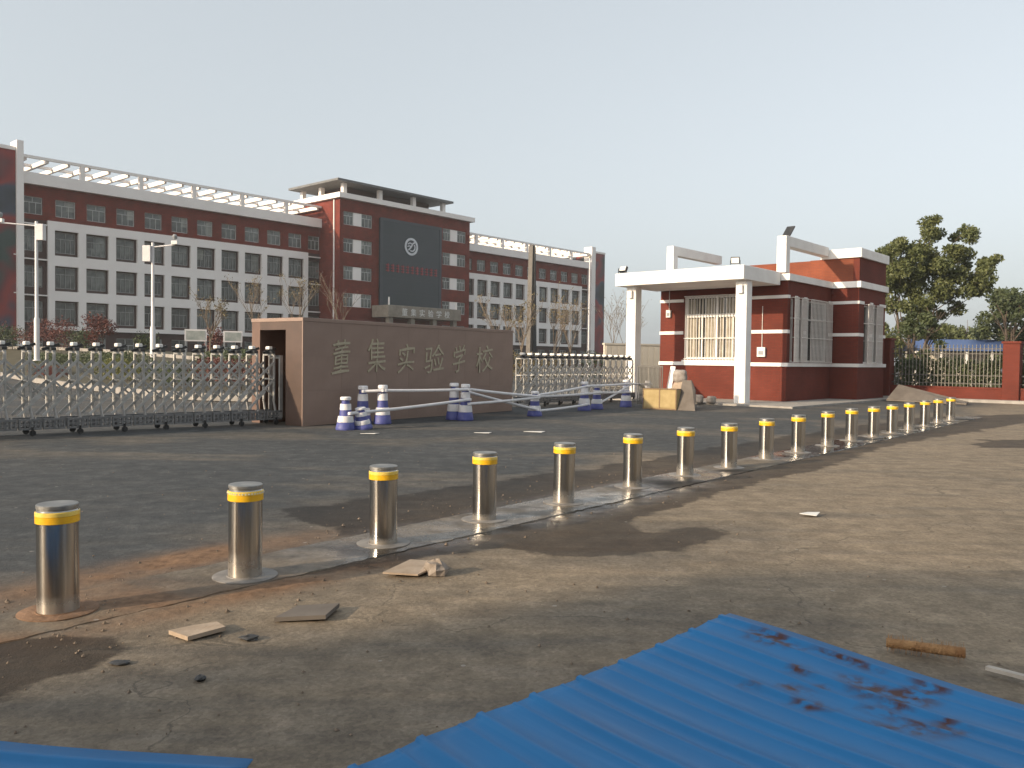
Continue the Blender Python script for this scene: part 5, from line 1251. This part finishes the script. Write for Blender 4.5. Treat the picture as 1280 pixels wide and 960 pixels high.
slab('paving_fragment', [(-1.31, 4.60), (-1.03, 4.63), (-1.00, 4.86), (-1.24, 4.84)], 0.024, 0.002, MAT['greyboard'], 'grey square fragment on the ground below the second bollard', 'fragment', 0.012)
def stone(loc, r, mat, label, seed, cat='stone', name='stone', sq=(1, 1, 0.6)):
    g = random.Random(seed); mb = MB(); vs = []; rows, n = 5, 8
    for i in range(rows):
        ph = math.pi * (i + 0.35) / (rows - 0.3)
        for k in range(n):
            a = 2 * math.pi * k / n; j = 0.75 + 0.5 * g.random()
            vs.append((r * sq[0] * j * math.sin(ph) * math.cos(a), r * sq[1] * j * math.sin(ph) * math.sin(a), r * sq[2] * (math.cos(ph) * j + 0.75)))
    fs = [(i * n + n + k, i * n + n + (k + 1) % n, i * n + (k + 1) % n, i * n + k) for i in range(rows - 1) for k in range(n)] + [tuple(range(n)), tuple(range(rows * n - 1, (rows - 1) * n - 1, -1))]
    mb.add(vs, fs); return tag(mb.build(name, mat, None, None, loc), label, cat)
stone((-0.50, 5.68, 0.0), 0.075, MAT['rubble'], 'broken lump beside the torn cardboard', 3, sq=(1.1, 1, 0.8))
stone((-1.41, 3.76, 0.0), 0.026, MAT['dark_metal'], 'small dark stone on the bare ground lower left', 4)
stone((-1.36, 4.32, 0.0), 0.035, MAT['dark_metal'], 'flat dark clod between the two flat fragments', 5, 'clod', 'clod', (1.6, 1, 0.35))
stone((-1.86, 3.95, 0.0), 0.030, MAT['dark_metal'], 'flat dark clod at the edge of the wet patch lower left', 6, 'clod', 'clod', (1.7, 1, 0.3))
slab('paper_scrap', [(2.80, 8.02), (2.95, 7.98), (3.02, 8.08), (2.92, 8.14)], 0.006, 0.008, MAT['lamp_white'], 'crumpled pale scrap on the brown ground at right', 'scrap', 0.03)
slab('paper_scrap', [(-7.95, 11.9), (-7.72, 11.85), (-7.70, 11.98)], 0.006, 0.0, MAT['lamp_white'], 'small white scrap on the asphalt left of the second bollard', 'scrap', 0.01)
slab('paper_scrap', [(-0.75, 16.7), (-0.45, 16.62), (-0.40, 16.8)], 0.006, 0.002, MAT['lamp_white'], 'white scrap on the asphalt before the middle of the name wall', 'scrap', 0.01)
slab('paper_scrap', [(0.25, 17.1), (0.62, 17.0), (0.7, 17.16), (0.4, 17.2)], 0.006, 0.002, MAT['lamp_white'], 'white scrap on the asphalt below the right end of the name wall', 'scrap', 0.01)
slab('paper_scrap', [(-2.95, 16.2), (-2.65, 16.15), (-2.6, 16.35)], 0.006, 0.002, MAT['lamp_white'], 'white scrap on the asphalt before the front left cone', 'scrap', 0.01)
# bristle roll and stick by the blue sheet
T = thing('bristle_roll', 'rust brown bristly roll lying along the far edge of the blue sheet', 'brush roll', (1.95, 4.26, 0.045), math.atan2(-0.13, 0.30))
mb = MB(); g = random.Random(9)
mb.tube((0, 0, 0), (0.36, 0, 0), 0.024, 0.027, 12); mb.build('roll', MAT['rust'], T, 40)
mb = MB()
for k in range(240):
    a = g.random() * 6.28; x = 0.005 + 0.35 * g.random(); r = 0.023; l_ = 0.014 + 0.018 * g.random(); mb.tube((x, r * math.cos(a), r * math.sin(a)), (x + 0.006 * (g.random() - .5), (r + l_) * math.cos(a), (r + l_) * math.sin(a)), 0.0012, 0.0006, 3, cap=False)
tag(mb.build('bristles', MAT['rust'], T), kind='stuff')
tag(MB().bar((0, 0, 0), (0.20, -0.26, 0.01), 0.035, 0.018).build('wooden_stick', MAT['wood_pale'], None, None, (2.30, 3.96, 0.03)), 'pale weathered stick at the right edge beside the blue sheet', 'stick')

# grit and crumbs along the trench
def grit():
    g = np.random.default_rng(12); n = 900; V = []; F = []
    nrm = np.array([LINE_D.y, -LINE_D.x]); d = np.array([LINE_D.x, LINE_D.y]); o = np.array(BOLL[0])
    for k in range(n):
        u = -2.2 + 10.5 * g.random() ** 1.5; v = (0.40 + 0.5 * g.random() ** 2) * (1 if g.random() < 0.4 else -1)
        if k % 3 == 0: u = g.normal() * 0.16; v = g.normal() * 0.18
        c = o + d * u + nrm * v; r = 0.004 + 0.014 * g.random() ** 3; b = len(V)
        for sx, sy, sz in ((1, 0, 0), (0, 1, 0), (-1, 0, 0), (0, -1, 0), (0, 0, 1)):
            j = 0.7 + 0.6 * g.random(); V.append((c[0] + sx * r * j, c[1] + sy * r * j, 0.001 + sz * r * j * 0.9))
        for i in range(4): F.append((b + i, b + (i + 1) % 4, b + 4))
    for k in range(1500):
        y = 3.2 + 11 * g.random() ** 1.4; c = (-0.62 * y + 1.35 * y * g.random(), y); r = 0.003 + 0.010 * g.random() ** 4; b = len(V)
        for sx, sy, sz in ((1, 0, 0), (0, 1, 0), (-1, 0, 0), (0, -1, 0), (0, 0, 1)):
            j = 0.6 + 0.8 * g.random(); V.append((c[0] + sx * r * j, c[1] + sy * r * j, 0.0 + sz * r * j * 0.9))
        for i in range(4): F.append((b + i, b + (i + 1) % 4, b + 4))
    me = bpy.data.meshes.new('grit'); me.from_pydata(V, [], F); me.materials.append(MAT['grit'])
    tag(inst('grit', me), 'loose soil grit scattered along the bollard trench', 'grit', kind='stuff')
grit()

# ------------------------------------------------------------------ added unseen shops behind the camera: it throws the shade over the foreground
def blocker():
    L = 30.0; h = L * math.tan(SUN_EL); s = Vector((math.cos(SUN_AZ), math.sin(SUN_AZ))); c = Vector((1.5, 5.95)) + s * L
    T = thing('unseen_shade_caster', 'added unseen shops across the road, behind the viewer', 'building', (c.x, c.y, 0), 0)
    holes = [(2 + 4.5 * k, 5 + 4.5 * k, 0.0, 2.8) for k in range(9)]
    MB().pierced(0, 45, 0, h - 0.3, holes, -0.3, 0).build('wall', MAT['cream'], T)
    MB().box(0, 45, -7.0, -0.301, 0, h - 0.31).build('body', MAT['greyboard'], T)
    MB().box(-0.0, 45, -7.0, 0.0, h - 0.3, h).build('roof', MAT['concrete'], T)
    for a, b, c_, d in holes: MB().box(a, b, -0.2, -0.12, c_ + 0.002, d - 0.002).build('shutter', MAT['grey_metal'], T)
blocker()

# ------------------------------------------------------------------ hazy air
def haze():
    m = bpy.data.materials.new('hazy_air'); m.use_nodes = True; t = m.node_tree; t.nodes.clear()
    v = t.nodes.new('ShaderNodeVolumePrincipled'); v.inputs['Color'].default_value = (0.93, 0.94, 0.95, 1); v.inputs['Density'].default_value = 0.0005; v.inputs['Anisotropy'].default_value = 0.2
    o = t.nodes.new('ShaderNodeOutputMaterial'); t.links.new(v.outputs[0], o.inputs['Volume'])
    tag(MB().box(-520, 520, -220, 760, -1.2, 26.0).build('haze', m), kind='stuff')
haze()
